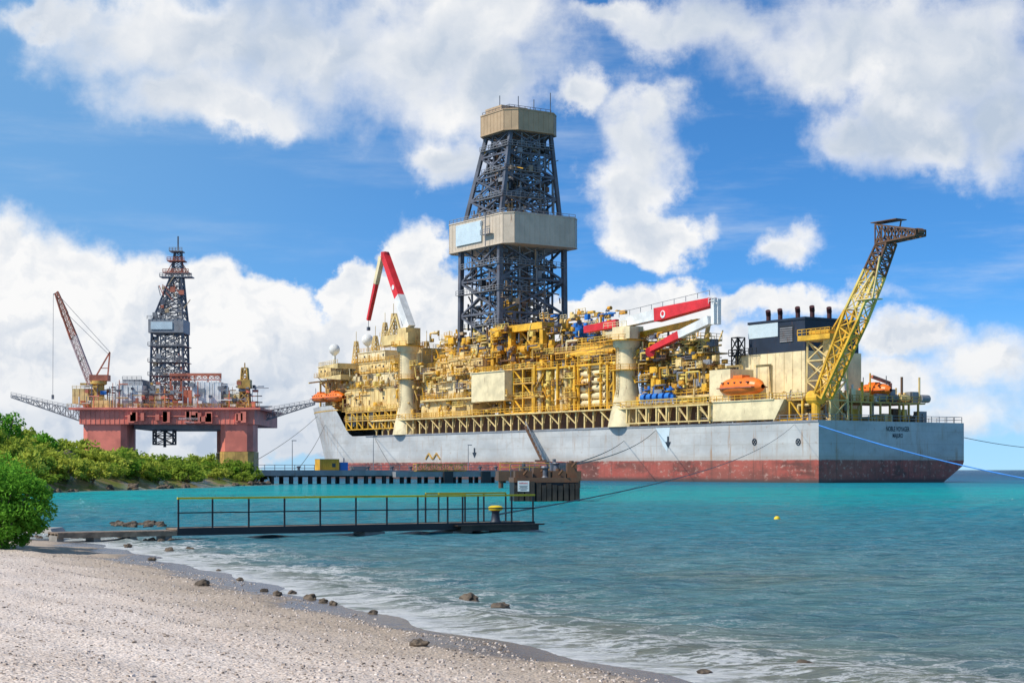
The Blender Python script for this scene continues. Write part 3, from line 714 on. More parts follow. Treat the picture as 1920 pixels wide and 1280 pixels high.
o2,s2,z2=crane(1176,2.5,2.55,798,640,740)
g=SM(); zB=zz(603,s2,2.5); g.box(s2-2.8,s2+2.6,.2,5,z2,zB-1.2); g.box(s2+2,s2+6,.8,4.4,z2+1,zB-2); g.box(s2-5,s2-2.81,-.6,1.8,z2+.3,z2+3)
g.rail([(s2+6,.2,zB-1.2),(s2-2.8,.2,zB-1.2)],1.1,1.5,.1); g.build('crane_house','pale',o2)
f2=SP(1168,606,2.5); k2=SP(1338,566,2.5); m2=f2.lerp(k2,.40)
g=SM(); boombox(g,f2,m2,2.0,2.3,2.2); g.build('lower_boom','white',o2)
g=SM(); boombox(g,m2,k2,3.0,1.8,2.2); g.build('upper_boom','red',o2)
g=SM(); bz=SP(1337,582,1.6); zt0=zz(608,bz.x,2); zt1=zz(560,bz.x,2); g.box(bz.x-.5,bz.x+.5,1.4,3.4,zt0,zt1); g.rail([(bz.x-1,1.2,zt1-1),(bz.x+1,1.2,zt1-1)],1.1,1,.1); g.beam((bz.x-1.1,2,zt1),(bz.x-1.1,2,zt0),.2); g.beam((bz.x-1.1,2,zt1-1),(bz.x,2,zt1-1),.2); g.build('boom_knuckle','white',o2)
g=SM(); j2=SP(1276,627,1.5); boombox(g,SP(1332,600,1.5),j2,1.8,1.7,1.5); g.build('jib_root','white',o2)
g=SM(); boombox(g,j2,SP(1216,658,1.5),1.7,1.0,1.4); g.cyl(SP(1219,660,.9),SP(1219,660,2.6),1.1,12); g.build('jib','red',o2)
g=SM(); 
for i in range(9):
    p=f2.lerp(k2,i/8)+Vector((0,-1.1,1.3)); g.beam(p,p+Vector((0,0,1.1)),.1)
g.beam(f2+Vector((0,-1.1,2.4)),k2+Vector((0,-1.1,2.4)),.1); g.build('boom_walkway','steel2',o2)
g=SM(); boombox(g,SP(1200,628,4.5),SP(1310,603,4.5),1.3,1.3,1); g.build('boom_cylinder','yellow',o2)
pe=SP(1243,589,1.38); g=SM(); g.cyl((pe.x,pe.y-.1,pe.z),(pe.x,pe.y+.0,pe.z),.85,20); g.build('round_emblem','white',o2)
g=SM(); g.cyl((pe.x,pe.y-.13,pe.z+.15),(pe.x,pe.y-.11,pe.z+.15),.5,14); g.build('emblem_centre','red',o2)
g=SM(); boombox(g,SP(1100,618,3),SP(1160,606,3),1.6,1.8,1.8); g.build('boom_counter_arm','red',o2)

# --- derrick
dc,dt0=140.5,20.5
def ringd(z,ls,lt,sh=0): return [(dc+sh-ls/2,dt0-lt/2,z),(dc+sh+ls/2,dt0-lt/2,z),(dc+sh+ls/2,dt0+lt/2,z),(dc+sh-ls/2,dt0+lt/2,z)]
def lerpd(z,up):
    if up: k=(z-69.6)/(92.5-69.6); return 18+(12-18)*k,19+(12.8-19)*k,-3*k
    return 20,21,0
dr=SM(); dr.lattice(ringd(26,20,21),ringd(62.5,19.5,20.5),4,1.2,.5)
dro=dr.build('derrick_tower','steel',ship)
g=SM(); g.lattice(ringd(26,9,20.4),ringd(62.5,9,20),9,.42,.24,ring=3); g.build('derrick_inner_frame','steel',dro)
g=SM(); g.lattice(ringd(26,19.4,8),ringd(62.5,19,8),11,.38,.22,ring=4); g.build('derrick_inner_frame','steel2',dro)
g=SM(); g.lattice(ringd(69.6,18,19,0),ringd(92.5,12,12.8,-3),4,.95,.42); g.build('upper_derrick','steel',dro)
g=SM(); g.lattice(ringd(69.6,8,18.4,0),ringd(92.5,5.5,12.4,-3),7,.38,.22,ring=3); g.build('upper_inner_frame','steel',dro)
g=SM(); g.lattice(ringd(69.6,17.4,7,0),ringd(92.5,11.6,5.5,-3),9,.34,.2,ring=4); g.build('upper_inner_frame','steel2',dro)
rr=random.Random(15)
for z in (41,50,57,75,82.0,88.5):
    ls,lt,sh=lerpd(z,z>68); r=ringd(z,ls+1.8,lt+1.8,sh); x0,y0=r[0][:2]; x1,y1=r[2][:2]
    u0=rr.uniform(0,.3); u1=rr.uniform(.6,1); g=SM()
    xa=x0; xb=x0+(x1-x0)*u1; g.box(xa,xb,y0,y0+1.5,z-.12,z); g.rail([(xb,y0,z),(xa,y0,z)],1.2,1.4,.12)
    yb=y0+(y1-y0)*rr.uniform(.5,1)
    g.box(x0,x0+1.5,y0+1.3,yb,z-.12,z-.002); g.rail([(x0,y0,z),(x0,yb,z)],1.2,1.4,.12)
    g.build('derrick_walkway','steel2',dro)
extra={}
for i in range(480):
    up=rr.random()<.42; z=rr.uniform(71,90) if up else rr.uniform(28,60); ls,lt,sh=lerpd(z,up)
    fx=rr.random()<.42; dpth=rr.random()**1.5*7
    if fx: s=dc+sh+rr.uniform(-.5,.5)*ls*.95; t=dt0-lt/2+dpth
    else: s=dc+sh-ls/2+dpth; t=dt0+rr.uniform(-.5,.5)*lt*.95
    mt=rr.choices(['steel','steel2','tan','brown','yellow','black'],[40,24,14,10,4,14])[0]; q_=rr.random(); g=SM()
    if q_<.3: a=rr.uniform(.35,1.2); g.box(s-a,s+a,t-a*.7,t+a*.7,z,z+rr.uniform(.5,2.2)); nm='derrick_equipment'
    elif q_<.55: g.cyl((s,t,z-rr.uniform(2,6)),(s,t,z+rr.uniform(1,4)),rr.uniform(.1,.32),6); nm='derrick_pipe'
    elif q_<.9: g.beam((s,t,z),(s+rr.uniform(-6,6)*fx,t+rr.uniform(-6,6)*(1-fx),z+rr.uniform(-4,4)),rr.uniform(.15,.35)); nm='derrick_brace'
    else: l=rr.uniform(1.5,4); g.box(s-l/2,s+l/2,t-.8,t+.8,z,z+.12); g.rail([(s-l/2,t-.75,z+.1),(s+l/2,t-.75,z+.1)],1.1,1,.1); nm='derrick_platform'
    if count.get(nm,0)<60: count[nm]=count.get(nm,0)+1; g.build(nm,mt,dro)
    else: extra.setdefault(mt,SM()).add(g.v,g.f)
for mt,g in extra.items(): g.build('derrick_small_fittings',mt,dro)['kind']='stuff'
for i in range(14): 
    g=SM(); s=dc+rr.uniform(-6,6); t=dt0+rr.uniform(-7,7); g.cyl((s,t,24),(s,t,62),rr.uniform(.12,.3),6); g.build('drill_pipe_stand','steel2',dro)
for t in (-2,2): g=SM(); g.beam((dc,dt0+t,26),(dc-2.5,dt0+t,92),.7); g.build('guide_rail','steel2',dro)
g=SM(); g.box(dc-3,dc+3,dt0-3,dt0+3,45,48.5); g.lathe(dc,dt0,[(.8,38),(1.6,39),(1.6,45)],12); g.build('travelling_block','yellow',dro)
def octr(z,ls,lt,ch,sh=0):
    a,b_=ls/2,lt/2; return [(dc+sh+x,dt0+y,z) for x,y in ((-a,-b_+ch),(-a+ch,-b_),(a-ch,-b_),(a,-b_+ch),(a,b_-ch),(a-ch,b_),(-a+ch,b_),(-a,b_-ch))]
def clad(name,mat,z0,z1,ls,lt,ch,sh=0,sp_=1.6):
    g=SM(); g.prism(octr(z0,ls,lt,ch,sh),octr(z1,ls,lt,ch,sh))
    o=g.build(name,mat,dro)
    r=octr(0,ls+.04,lt+.04,ch,sh)
    for i in range(8):
        g=SM(); a=Vector(r[i]); b_=Vector(r[(i+1)%8]); n=int((b_-a).length/sp_)
        for k in range(n+1):
            p=a.lerp(b_,k/max(1,n)); g.beam((p.x,p.y,z0),(p.x,p.y,z1),.07)
        g.beam((a.x,a.y,z1),(b_.x,b_.y,z1),.28); g.beam((a.x,a.y,z0),(b_.x,b_.y,z0),.28)
        g.build('cladding_panel_trim',mat,o)
    return o
wb_=clad('windbreak','grey',61.8,69.6,31.5,23.6,2.2)
clad('crown_housing','tan',92.4,97.8,17,16.8,2.8,-3)
g=SM(); g.box(dc-3-3,dc-3+5,dt0-7.4,dt0+1,97.8,99.6); g.build('crown_block','tan',dro)
g=SM(); g.box(dc-3.5,dc+9.5,dt0-12.2,dt0-12.0,63.2,68.8); g.build('sign_panel','signblue',wb_)
g=SM(); g.rail([(dc+14,dt0-11.5,69.6),(dc-14,dt0-11.5,69.6),(dc-14,dt0+11,69.6)],1.2,2,.12); g.build('windbreak_rail','steel2',wb_)
g=SM(); g.box(dc-9,dc-4.5,dt0-13.2,dt0-12.0,64.6,64.75); g.rail([(dc-4.5,dt0-13.1,64.75),(dc-9,dt0-13.1,64.75)],1.2,1,.12); g.rail([(dc-4.5,dt0-13.1,67),(dc-7,dt0-13.1,67)],1.2,1,.12); g.beam((dc-7,dt0-13.1,61.5),(dc-7,dt0-13.1,70.4),.2); g.build('access_platform','steel2',wb_)
for s,t,h_ in ((-9,-4,3.5),(-3,-6,4.5),(-6,3,4),(1,4,3),(-9.5,6,5.5),(3,-3,2.5)):
    g=SM(); g.beam((dc+s,dt0+t,97.6),(dc+s,dt0+t,97.7+h_+.5),.16); g.box(dc+s-.25,dc+s+.25,dt0+t-.25,dt0+t+.25,97.8,98.4); g.build('crown_antenna','steel',dro)
g=SM(); g.rail([(dc+3.5,dt0-7.4,97.8),(dc-9.8,dt0-7.4,97.8),(dc-9.8,dt0+6,97.8)],1.2,1.5,.1); g.build('crown_rail','steel',dro)
g=SM(); g.lattice(rect(dc-12,dc+12,9,32,ZD),rect(dc-11,dc+11,10,31,29),2,1.2,.7); g.box(dc-13,dc+13,9,32,29,30); g.build('drill_floor','ochre',ship)
clutter(9,dc-13,dc+13,8.2,12,30,39,90,['yellow','amber','cream','steel','ochre','brown'],big_=.8)

# --- engine casing and funnels
a,b_,z1c=14.6,36.4,zz(592,25,10)
zb_=zz(662,24,10)
g=SM(); g.box(a,b_,10,26.0,ZD,zb_); 
for k in range(8): g.box(a+1+k*2.6,a+1.12+k*2.6,9.9,10,ZD,zb_)
eco=g.build('engine_casing','pale',ship)
g=SM(); g.box(a+.4,b_-4,10.4,25.6,zb_,z1c-1.4); g.build('funnel_casing','navy',eco)
g=SM(); g.box(a+.2,b_-3.8,10.2,25.8,z1c-1.4,z1c-.9); g.build('funnel_top','navy',eco)
g=SM(); g.box(a+8.5,b_-4.0,10.25,10.39,zb_+3.5,z1c-1.5); g.build('funnel_panel','signblue',eco)
for k in range(7): g=SM(); zk=zb_+2.2+k*.45; g.box(a+4,a+7.8,10.2,10.36,zk,zk+.25); g.build('louvre_blade','steel2',eco)
g=SM(); g.box(a+3.7,a+8.1,10.37,10.398,zb_+2,zb_+5.6); g.build('louvre_frame','black',eco)
g=SM(); g.box(b_-3.9,b_+1,9,15,zb_,zb_+.2); g.rail([(b_+1,15,zb_+.2),(b_+1,9,zb_+.2),(b_-8,9,zb_+.2)],1.2,1.2,.12)
g.lattice(rect(b_-2,b_,9,11,zb_-4),rect(b_-2,b_,9,11,zb_+4),3,.2,.14); g.build('casing_balcony','black',eco)
for px,t in ((1441,14),(1463,14),(1496,14),(1523,15),(1555,20)):
    s=max(a+1,s_at(px,t)); t_=t if s>a+1.01 else t_at(px,a+1.5); s=s if s>a+1.01 else a+1.5
    g=SM(); zt=z1c+1.1; g.cyl((s,t_,z1c-.9),(s,t_,zt-.2),.5,12); g.cyl((s,t_,zt-.4),(s-.4,t_-.5,zt+.5),.55,12); g.build('exhaust_pipe','maroon',eco,smooth=True)
a2,b2,z02,z12=block(1333,1450,752,788,0.03,9,'pale','raised_house',rail=True,ribs=False,walk=False)
g=SM(); a3=s_at(1372,1); b3=s_at(1333,1); g.box(a3,b3,.6,7,z12,zz(693,(a3+b3)/2,1)); g.build('lifeboat_tower','pale',ship)
g=SM(); g.prism([(a2,.03,z12),(a2,.03,ZD),(a2-3.2,.03,z12)],[(a2,8,z12),(a2,8,ZD),(a2-3.2,8,z12)]); g.build('bulwark_bracket','pale',ship)
def lifeboat(px,py,t,L,label,rz,world=None):
    p=SP(px,py,t) if world is None else world
    m4=ship_mat @ Vector((p.x,-p.y,p.z)); e=empty('lifeboat',m4,ship.rotation_euler.z+rz)
    tag(e,label,'lifeboat')
    bm=MB(); N=12; rings=[]
    for i in range(N+1):
        x=-1+2*i/N; w_=max(.06,(1-abs(x)**3.2))**.5; pts=[]
        for j in range(14):
            a=2*math.pi*j/14; yy=math.cos(a); zz_=math.sin(a); hgt=.24 if zz_>0 else .17
            pts.append((x*L/2,yy*L*.17*w_,zz_*L*hgt*.72*w_))
        rings.append(pts)
    for i in range(N): 
        o=len(bm.v); bm.v+=rings[i]+rings[i+1]; bm.f+=[(o+j,o+(j+1)%14,o+14+(j+1)%14,o+14+j) for j in range(14)]
    bm.build('hull','orange',e,smooth=True)
    g=MB(); g.box(-L*.10,L*.12,-L*.08,L*.08,L*.15,L*.20); g.build('canopy_hatch','orange',e)
    g=MB(); g.box(-L*.42,L*.42,-L*.174,L*.174,-L*.008,L*.008); g.build('fender_band','brickdull',e)
    for x in (-.3,-.15,0,.15,.3):
        g=MB(); g.box(L*x-L*.018,L*x+L*.018,-L*.166,L*.166,L*.07,L*.09); g.build('window','glass',e)
    for x in (-.36,.36): 
        g=MB(); g.beam((x*L,0,L*.08),(x*L,0,L*.33),.12); g.build('lifting_hook','steel',e)
    return e
ship_mat=Matrix.Translation((X0,D0,0))@Matrix.Rotation(math.atan2(dd_,-cc),4,'Z')
lifeboat(1391,727,1.2,13,'large orange enclosed lifeboat above the cream raised bulwark near the funnel',0)
lifeboat(1640,735,t_at(1640,6),9,'orange lifeboat on the stern deck beside the yellow lattice boom',0.0,Vector((6,t_at(1640,6),zz(733,6,t_at(1640,6)))))
lifeboat(629,745,2.2,10,'orange lifeboat at the bow, the right one of the pair',0)
lifeboat(602,747,3.2,10,'orange lifeboat at the bow, the leftmost of the pair',0)
for s in (s_at(1391,1.2)-4.6,s_at(1391,1.2)+4.6):
    g=SM(); z=zz(727,s,1.2); g.beam((s,5,z12),(s,5,z+4.8),.6); g.beam((s,5,z+4.8),(s,.8,z+4.4),.5); g.build('lifeboat_davit','cream',ship)
for px in (590,613,640):
    g=SM(); s=s_at(px,4); z=zz(745,s,4); g.beam((s,6,z-3),(s,6,z+5),.5); g.beam((s,6,z+5),(s,2,z+4.4),.45); g.build('lifeboat_davit','cream',ship)

# --- stern boom
tS=3.5; a=s_at(1556,tS); b_=s_at(1510,tS); z0=ZD; z1=zz(637,(a+b_)/2,tS)
g=SM(); g.lattice(rect(a,b_,tS,tS+5,z0),rect(a+.3,b_-.3,tS+.3,tS+4.7,z1),4,.42,.22); g.box(a+.9,a+3,tS+1,tS+3.4,z0,z1); so_=g.build('boom_tower','cream',ship)
g=SM(); g.box(a-1,b_+1.2,tS-1,tS+6,z1,z1+1.0); g.box(a+.4,b_-1,tS,tS+5,z1+1,z1+2.0); g.rail([(b_+1.2,tS-1,z1+1),(a-1,tS-1,z1+1),(a-1,tS+6,z1+1)],1.2,1.2,.12); g.build('tower_platform','yellow',so_)
def bring(px,py,t,w_,dirn):
    c=SP(px,py,t); n=Vector((dirn[1],0,-dirn[0])); return [c+n*w_/2+Vector((0,-1.3,0)),c-n*w_/2+Vector((0,-1.3,0)),c-n*w_/2+Vector((0,1.3,0)),c+n*w_/2+Vector((0,1.3,0))]
tB=tS-2.4
pA=SP(1542,742,tB); pC=SP(1662,452,tB)
dv=(pC-pA).normalized(); dn=(dv.x,dv.z)
g=SM(); g.lattice(bring(1543,742,tB,2.2,dn),bring(1606,590,tB,4.0,dn),5,.48,.2); g.build('boom_lower_section','yellow',so_)
g=SM(); g.lattice(bring(1606,590,tB,4.0,dn),bring(1640,512,tB,3.2,dn),3,.42,.18); g.build('boom_middle_section','lemon',so_)
g=SM(); g.lattice(bring(1640,512,tB,3.2,dn),bring(1664,452,tB,2.3,dn),4,.34,.18); g.build('boom_upper_section','brown',so_)
g=SM(); g.lattice(bring(1650,440,tB,3.6,(-1,0)),bring(1726,436,tB,1.0,(-1,0)),6,.3,.18)
p=SP(1642,419,tB); q_=SP(1690,422,tB); g.box(q_.x,p.x,tB-1.4,tB+1.4,p.z-.08,p.z+.08); g.beam((p.x-1.5,tB,p.z-3),(p.x-.6,tB,p.z),.2)
g.beam((q_.x+.5,tB,p.z-2),(q_.x,tB,p.z),.2)
g.build('boom_head','brown',so_)
g=SM(); p=SP(1724,434,tB); g.cyl((p.x,tB-.7,p.z),(p.x,tB+.7,p.z),.6,10); g.build('head_sheave','brown',so_)
g=SM(); g.beam(SP(1553,630,tS+2),SP(1645,480,tB),.3); g.build('boom_stay','yellow',so_)
g=SM(); p=SP(1648,560,tB); q_=SP(1615,563,tB); g.box(p.x,q_.x,tB-1.9,tB+1,p.z-.1,p.z+.1); g.rail([(q_.x,tB-1.8,p.z),(p.x,tB-1.8,p.z)],1.1,1,.1); g.beam((q_.x,tB-1.7,p.z),SP(1638,508,tB-1.7),.3); g.beam((p.x,tB-1.7,p.z),SP(1650,480,tB-1.7),.3); g.build('boom_platform','cream',so_)
g=SM(); p=SP(1530,770,1.8); g.cyl((p.x,1.8,ZD),(p.x,1.8,ZD+5.5),.9,12); g.cyl((p.x-1.5,1.8,ZD+4.5),(p.x+1.5,1.8,ZD+4.5),1.4,14); g.build('fairlead_post','yellow',ship)
module('stern_platform',1458,1505,748,786,1,6,1,'yellow','ochre',3)
zt5=ZD+4.0
g=SM(); tt1=t_at(1735,1.5); tt0=t_at(1560,1.5); g.box(1.5,13,tt0,tt1,zt5-.3,zt5); g.rail([(13,tt0,zt5),(1.5,tt0,zt5),(1.5,tt1,zt5)],1.2,1.8,.12)
t=tt0
while t<=tt1: g.beam((1.7,t,ZD),(1.7,t,zt5-.3),.35); t+=2.7
g.build('stern_platform','ochre',ship)
r=random.Random(21)
for mt,n in (('cream',34),('steel2',24),('yellow',30),('pale',16),('brown',14),('white',6)):
    for i in range(n):
        t=r.uniform(2,tt1); s=r.uniform(1.8,6); z=ZD if r.random()<.5 else (zt5 if t>tt0 else ZD); k=r.random(); g=SM()
        if k<.55: nm='stern_locker'; g.box(s,s+r.uniform(.6,2),t,t+r.uniform(.5,2.4),z,z+r.uniform(.6,2.8))
        elif k<.75: nm='stern_post'; g.cyl((s,t,z),(s,t,z+r.uniform(1,6)),r.uniform(.1,.3),7)
        else: nm='mooring_drum'; g.cyl((s,t,z+.9),(s,t+r.uniform(1,3),z+.9),.8,12)
        g.build(nm,mt,ship)
clutter(13,3,36,1.5,8,ZD,ZD+6,100,['cream','yellow','steel2','pale','ochre'],big_=.6)
clutter(14,36,60,2,9,ZW,ZW+9,60,['cream','yellow','steel2','ochre'],big_=.8)
g=SM(); p=Vector((8,t_at(1583,8),0)); g.cyl((8,p.y,ZD),(8,p.y,ZD+9),.7,10); g.build('deck_post','white',ship)
p=Vector((4,t_at(1668,4),0)); g=SM(); g.cyl((4,p.y,zt5),(4,p.y,zt5+4),.5,8); g.beam((4,p.y,zt5+4),(4,p.y-5,zt5+5.2),.6); g.build('stern_davit','brickdull',ship)
for mt,g in surplus.items(): g.build('deck_small_fittings',mt,ship)['kind']='stuff'

# gangway at the ship's side
gw=empty('accommodation_ladder',ship_mat@Vector((s_at(985,-1.2),1.2,0)),0); tag(gw,'grey inclined gangway ladder slanting down the ship side above the mooring dolphin','gangway')
A=ship_mat@Vector((s_at(985,-1.2),1.2,zz(800,s_at(985,0),0))); Bq=ship_mat@Vector((s_at(1027,-1.2),3.0,zz(862,s_at(1027,0),0)))
o=gw.location.copy(); A-=o; Bq-=o
g=MB(); 
for k in (-.7,.7): g.beam(A+Vector((0,k,0)),Bq+Vector((0,k,0)),.45)
for i in range(16): p=A.lerp(Bq,i/15); g.box(p.x-.2,p.x+.2,p.y-.7,p.y+.7,p.z,p.z+.1)
g.build('stair_flight','brown',gw)
for k in (-.7,.7):
    g=MB()
    for i in range(9): p=A.lerp(Bq,i/8)+Vector((0,k,0)); g.beam(p,p+Vector((0,0,1.3)),.15)
    g.beam(A+Vector((0,k,1.3)),Bq+Vector((0,k,1.3)),.15); g.build('handrail','steel2',gw)
g=MB(); g.box(Bq.x-1.6,Bq.x+1.2,Bq.y-1,Bq.y+1,Bq.z-.4,Bq.z); g.build('landing','brown',gw)

# ------------------------------------------------------------------ semi-submersible rig
RD=670.0; rx0=(315-960)/F*640; rig=empty('drilling_rig',(rx0,RD,0),0)
tag(rig,'red semi-submersible drilling rig with lattice derrick standing behind the green headland','oil rig')
rY=[-30.0]
def RX(px): return (px-960)/F*(RD+rY[0])-rx0
def RZ(py): return H+(880-py)/F*(RD+rY[0])
dpt=30
for px0,px1,y0 in ((154,236,-dpt),(412,473,-dpt),(168,240,dpt-16),(405,462,dpt-16)):
    rY[0]=y0
    g=MB(); x0,x1=RX(px0),RX(px1); zt=RZ(795); ch=2.0
    rg=lambda z:[(x0+ch,y0,z),(x1-ch,y0,z),(x1,y0+ch,z),(x1,y0+14,z),(x1-ch,y0+16,z),(x0+ch,y0+16,z),(x0,y0+14,z),(x0,y0+ch,z)]
    g.prism(rg(9.5),rg(zt+1)); c=g.build('column','brick',rig)
    g=MB(); x0-=.3;x1+=.3; g.prism(rg(-6),rg(9.4)); g.build('column_base','ochre',c)
rY[0]=-30
for px in (194,442):
    g=MB(); xm=RX(px); g.box(xm-8,xm+8,-dpt-12,dpt+12,-14,-5.9); g.build('pontoon','brick',rig)
g=MB(); g.box(RX(150),RX(478),-dpt-1,dpt+1,RZ(795),RZ(768)); g.box(RX(132),RX(490),-dpt-2.5,dpt+2.5,RZ(768),RZ(764))
for i in range(36): x=RX(152)+i*1.82; g.box(x,x+.15,-dpt-1.15,-dpt-1,RZ(795),RZ(768))
g.box(RX(236),RX(410),-dpt-1.6,-dpt-.9,RZ(781),RZ(779)); hullr=g.build('deck_box','brick',rig)
g=MB(); g.box(RX(240),RX(408),-20,20,RZ(803),RZ(795)-.01); g.build('cellar_deck','steel2',rig)
rr=random.Random(33)
for i in range(20):
    x=RX(rr.uniform(240,475)); g=MB(); w_=rr.uniform(.5,1.4); g.box(x-w_,x+w_,-dpt-2.2,-dpt-1.02,RZ(rr.uniform(788,794)),RZ(rr.uniform(770,783))); g.build('side_locker','brick',hullr)
text_mesh('INDEPENDENCIA 1','name_lettering',lambda x,y:(RX(357)+x,-dpt-2.3,RZ(787)+y),'fadewhite',hullr,width=7.8,height=.9)
text_mesh('PANAMA','port_lettering',lambda x,y:(RX(357)+x,-dpt-2.3,RZ(793)+y),'fadewhite',hullr,width=3.6,height=.65)
def rbox(px0,px1,py0,py1,y0,dy,mat,name,parent=rig):
    g=MB(); g.box(RX(px0),RX(px1),y0,y0+dy,RZ(py1),RZ(py0)); 
    x=RX(px0)+.8
    while x<RX(px1): g.box(x,x+.15,y0-.12,y0,RZ(py1),RZ(py0)); x+=1.8
    g.rail([(RX(px0),y0,RZ(py0)),(RX(px1),y0,RZ(py0))],1.1,1.6,.16); return g.build(name,mat,parent)
rY[0]=-27
rbox(134,166,728,756,-26,20,'cream','crane_base_deck'); rbox(218,268,722,764,-28,18,'white','deckhouse'); rbox(226,262,710,722,-24,14,'steel2','deckhouse')
rbox(270,315,742,764,-26,14,'grey','deckhouse'); rbox(362,415,716,764,-28,16,'white','deckhouse'); rbox(334,360,730,764,-24,14,'brickdull','deckhouse'); rbox(418,448,738,764,-26,16,'pale','deckhouse'); rbox(268,290,720,740,-20,10,'steel2','deckhouse'); rbox(172,214,750,764,-28,12,'cream','deckhouse')
g=MB(); g.rail([(RX(132),-dpt-2,RZ(764)),(RX(490),-dpt-2,RZ(764))],1.3,1.7,.16); g.build('deck_rail','ochre',rig)
rr=random.Random(3); ex={}
for mt,n in (('steel2',100),('brickdull',80),('white',70),('ochre',60),('steel',60),('brick',40),('blue',6)):
    for i in range(n):
        x=RX(rr.uniform(150,478)); z=RZ(764)+rr.random()**1.8*9.5; y=rr.uniform(-31.5,-18); k=rr.random(); g=MB()
        if k<.45: nm='equipment_box'; a=rr.uniform(.3,1.2); g.box(x-a,x+a,y,y+1.5,z,z+rr.uniform(.4,1.6))
        elif k<.8: nm='standpipe'; g.cyl((x,y,RZ(764)),(x,y,z+1.5),rr.uniform(.1,.25),6)
        else: nm='pipe_run'; g.cyl((x,y,z),(x+rr.uniform(2,8),y,z),rr.uniform(.1,.28),6)
        c_='r'+nm
        if count.get(c_,0)<50: count[c_]=count.get(c_,0)+1; g.build(nm,mt,rig)
        else: ex.setdefault(mt,MB()).add(g.v,g.f)
for mt,g in ex.items(): g.build('small_fittings',mt,rig)['kind']='stuff'
rY[0]=-22
g=MB()
for px in (320,340,365,390,413): g.beam((RX(px),-22,RZ(764)),(RX(px),-22,RZ(702)),.6)
g.beam((RX(318),-22,RZ(702)),(RX(415),-22,RZ(702)),1.0); g.beam((RX(318),-22,RZ(712)),(RX(415),-22,RZ(712)),.6); g.lattice([(RX(320),-22,RZ(712)),(RX(320),-20,RZ(712)),(RX(320),-20,RZ(703)),(RX(320),-22,RZ(703))],[(RX(413),-22,RZ(712)),(RX(413),-20,RZ(712)),(RX(413),-20,RZ(703)),(RX(413),-22,RZ(703))],8,.3,.2,x=False); g.build('pipe_gantry','brickdull',rig)
rY[0]=0
def rr4(px0,px1,py,dy): return [(RX(px0),-dy,RZ(py)),(RX(px1),-dy,RZ(py)),(RX(px1),dy,RZ(py)),(RX(px0),dy,RZ(py))]
g=MB(); g.lattice(rr4(287,350,764,6),rr4(290,347,626,5.6),6,.75,.38); do=g.build('derrick_tower','steel',rig)
g=MB(); g.lattice(rr4(304,333,764,5.5),rr4(306,331,626,5),9,.35,.26,ring=3); g.build('derrick_inner_frame','steel2',do)
g=MB(); g.lattice(rr4(292,347,601,5.6),rr4(322,342,520,2.2),5,.7,.36); g.build('derrick_taper','steel',do)
g=MB(); g.lattice(rr4(305,335,601,3),rr4(327,338,520,1),6,.3,.22,ring=3); g.build('derrick_taper_inner','steel2',do)
g=MB(); g.prism(rr4(285,350,626,7),rr4(285,350,601,7)); g.rail([(RX(283),-7.2,RZ(601)),(RX(352),-7.2,RZ(601))],1.3,1.5,.18); g.build('windbreak','steel2',do)
g=MB(); g.box(RX(290),RX(330),-7.3,-7.05,RZ(620),RZ(606)); g.build('sign_panel','signblue',do)
g=MB(); g.lattice(rr4(322,342,520,2),rr4(328,340,472,1.2),5,.4,.25); g.beam((RX(334),0,RZ(475)),(RX(334),0,RZ(443)),.5); g.build('crown_mast','steel',do)
for py,w_,mt in ((520,30,'steel2'),(512,24,'brickdull'),(490,16,'brickdull'),(472,12,'steel2')):
    g=MB(); g.box(RX(332-w_),RX(332+w_),-3,3,RZ(py)-.2,RZ(py)+.2); g.rail([(RX(332-w_),-3,RZ(py)),(RX(332+w_),-3,RZ(py))],1.3,1.2,.2); g.build('crown_platform',mt,do)
for dx in (-24,-17,22,26): g=MB(); g.beam((RX(332+dx),0,RZ(520)),(RX(332+dx*.3),0,RZ(490)),.3); g.build('crown_strut','brickdull',do)
g=MB(); g.lattice(rr4(290,327,800,3),rr4(290,327,833,3),2,.5,.35); g.beam((RX(309),0,RZ(798)),(RX(309),0,RZ(838)),1.0); g.beam((RX(309),-3,RZ(800)),(RX(309),3,RZ(800)),.6);g.build('riser_handling_frame','steel',rig)
for py in (650,680,705):
    g=MB(); g.box(RX(284),RX(353),-7,7,RZ(py)-.12,RZ(py)+.12); g.rail([(RX(284),-7,RZ(py)),(RX(353),-7,RZ(py))],1.3,1.5,.18); g.build('derrick_walkway','steel2',do)
rr=random.Random(8)
for i in range(60):
    up=rr.random()<.3; py=rr.uniform(530,598) if up else rr.uniform(630,760); wd=(10+25*(py-520)/80) if up else 28; px=320+ (12*(600-py)/80 if up else 0)+rr.uniform(-1,1)*wd; g=MB(); a=rr.uniform(.3,1.0)
    if rr.random()<.5: g.box(RX(px)-a,RX(px)+a,-6,-5,RZ(py),RZ(py)+a*2)
    else: g.beam((RX(px),-5.6,RZ(py)),(RX(px)+rr.uniform(-3,3),-5.6,RZ(py)+rr.uniform(1,5)),.3)
    g.build('derrick_fitting',rr.choice(['steel','steel2','brickdull','tan']),do)
rY[0]=0
for nm,pa,pb,ha,hb_ in (('burner_boom',(150,779),(22,743),4.2,.9),('burner_boom',(478,784),(590,756),4.2,.8)):
    g=MB(); xa,xb=RX(pa[0]),RX(pb[0]); za,zb2=RZ(pa[1]),RZ(pb[1])
    g.lattice([(xa,-2,za-ha/2),(xa,2,za-ha/2),(xa,2,za+ha/2),(xa,-2,za+ha/2)],[(xb,-1,zb2-hb_/2),(xb,1,zb2-hb_/2),(xb,1,zb2+hb_/2),(xb,-1,zb2+hb_/2)],13,.32,.22,x=False)
    g.rail([(xa,-2,za+ha/2),(xb,-1,zb2+hb_/2)],1.2,2,.14); g.build(nm,'steel2',rig)
rY[0]=-24
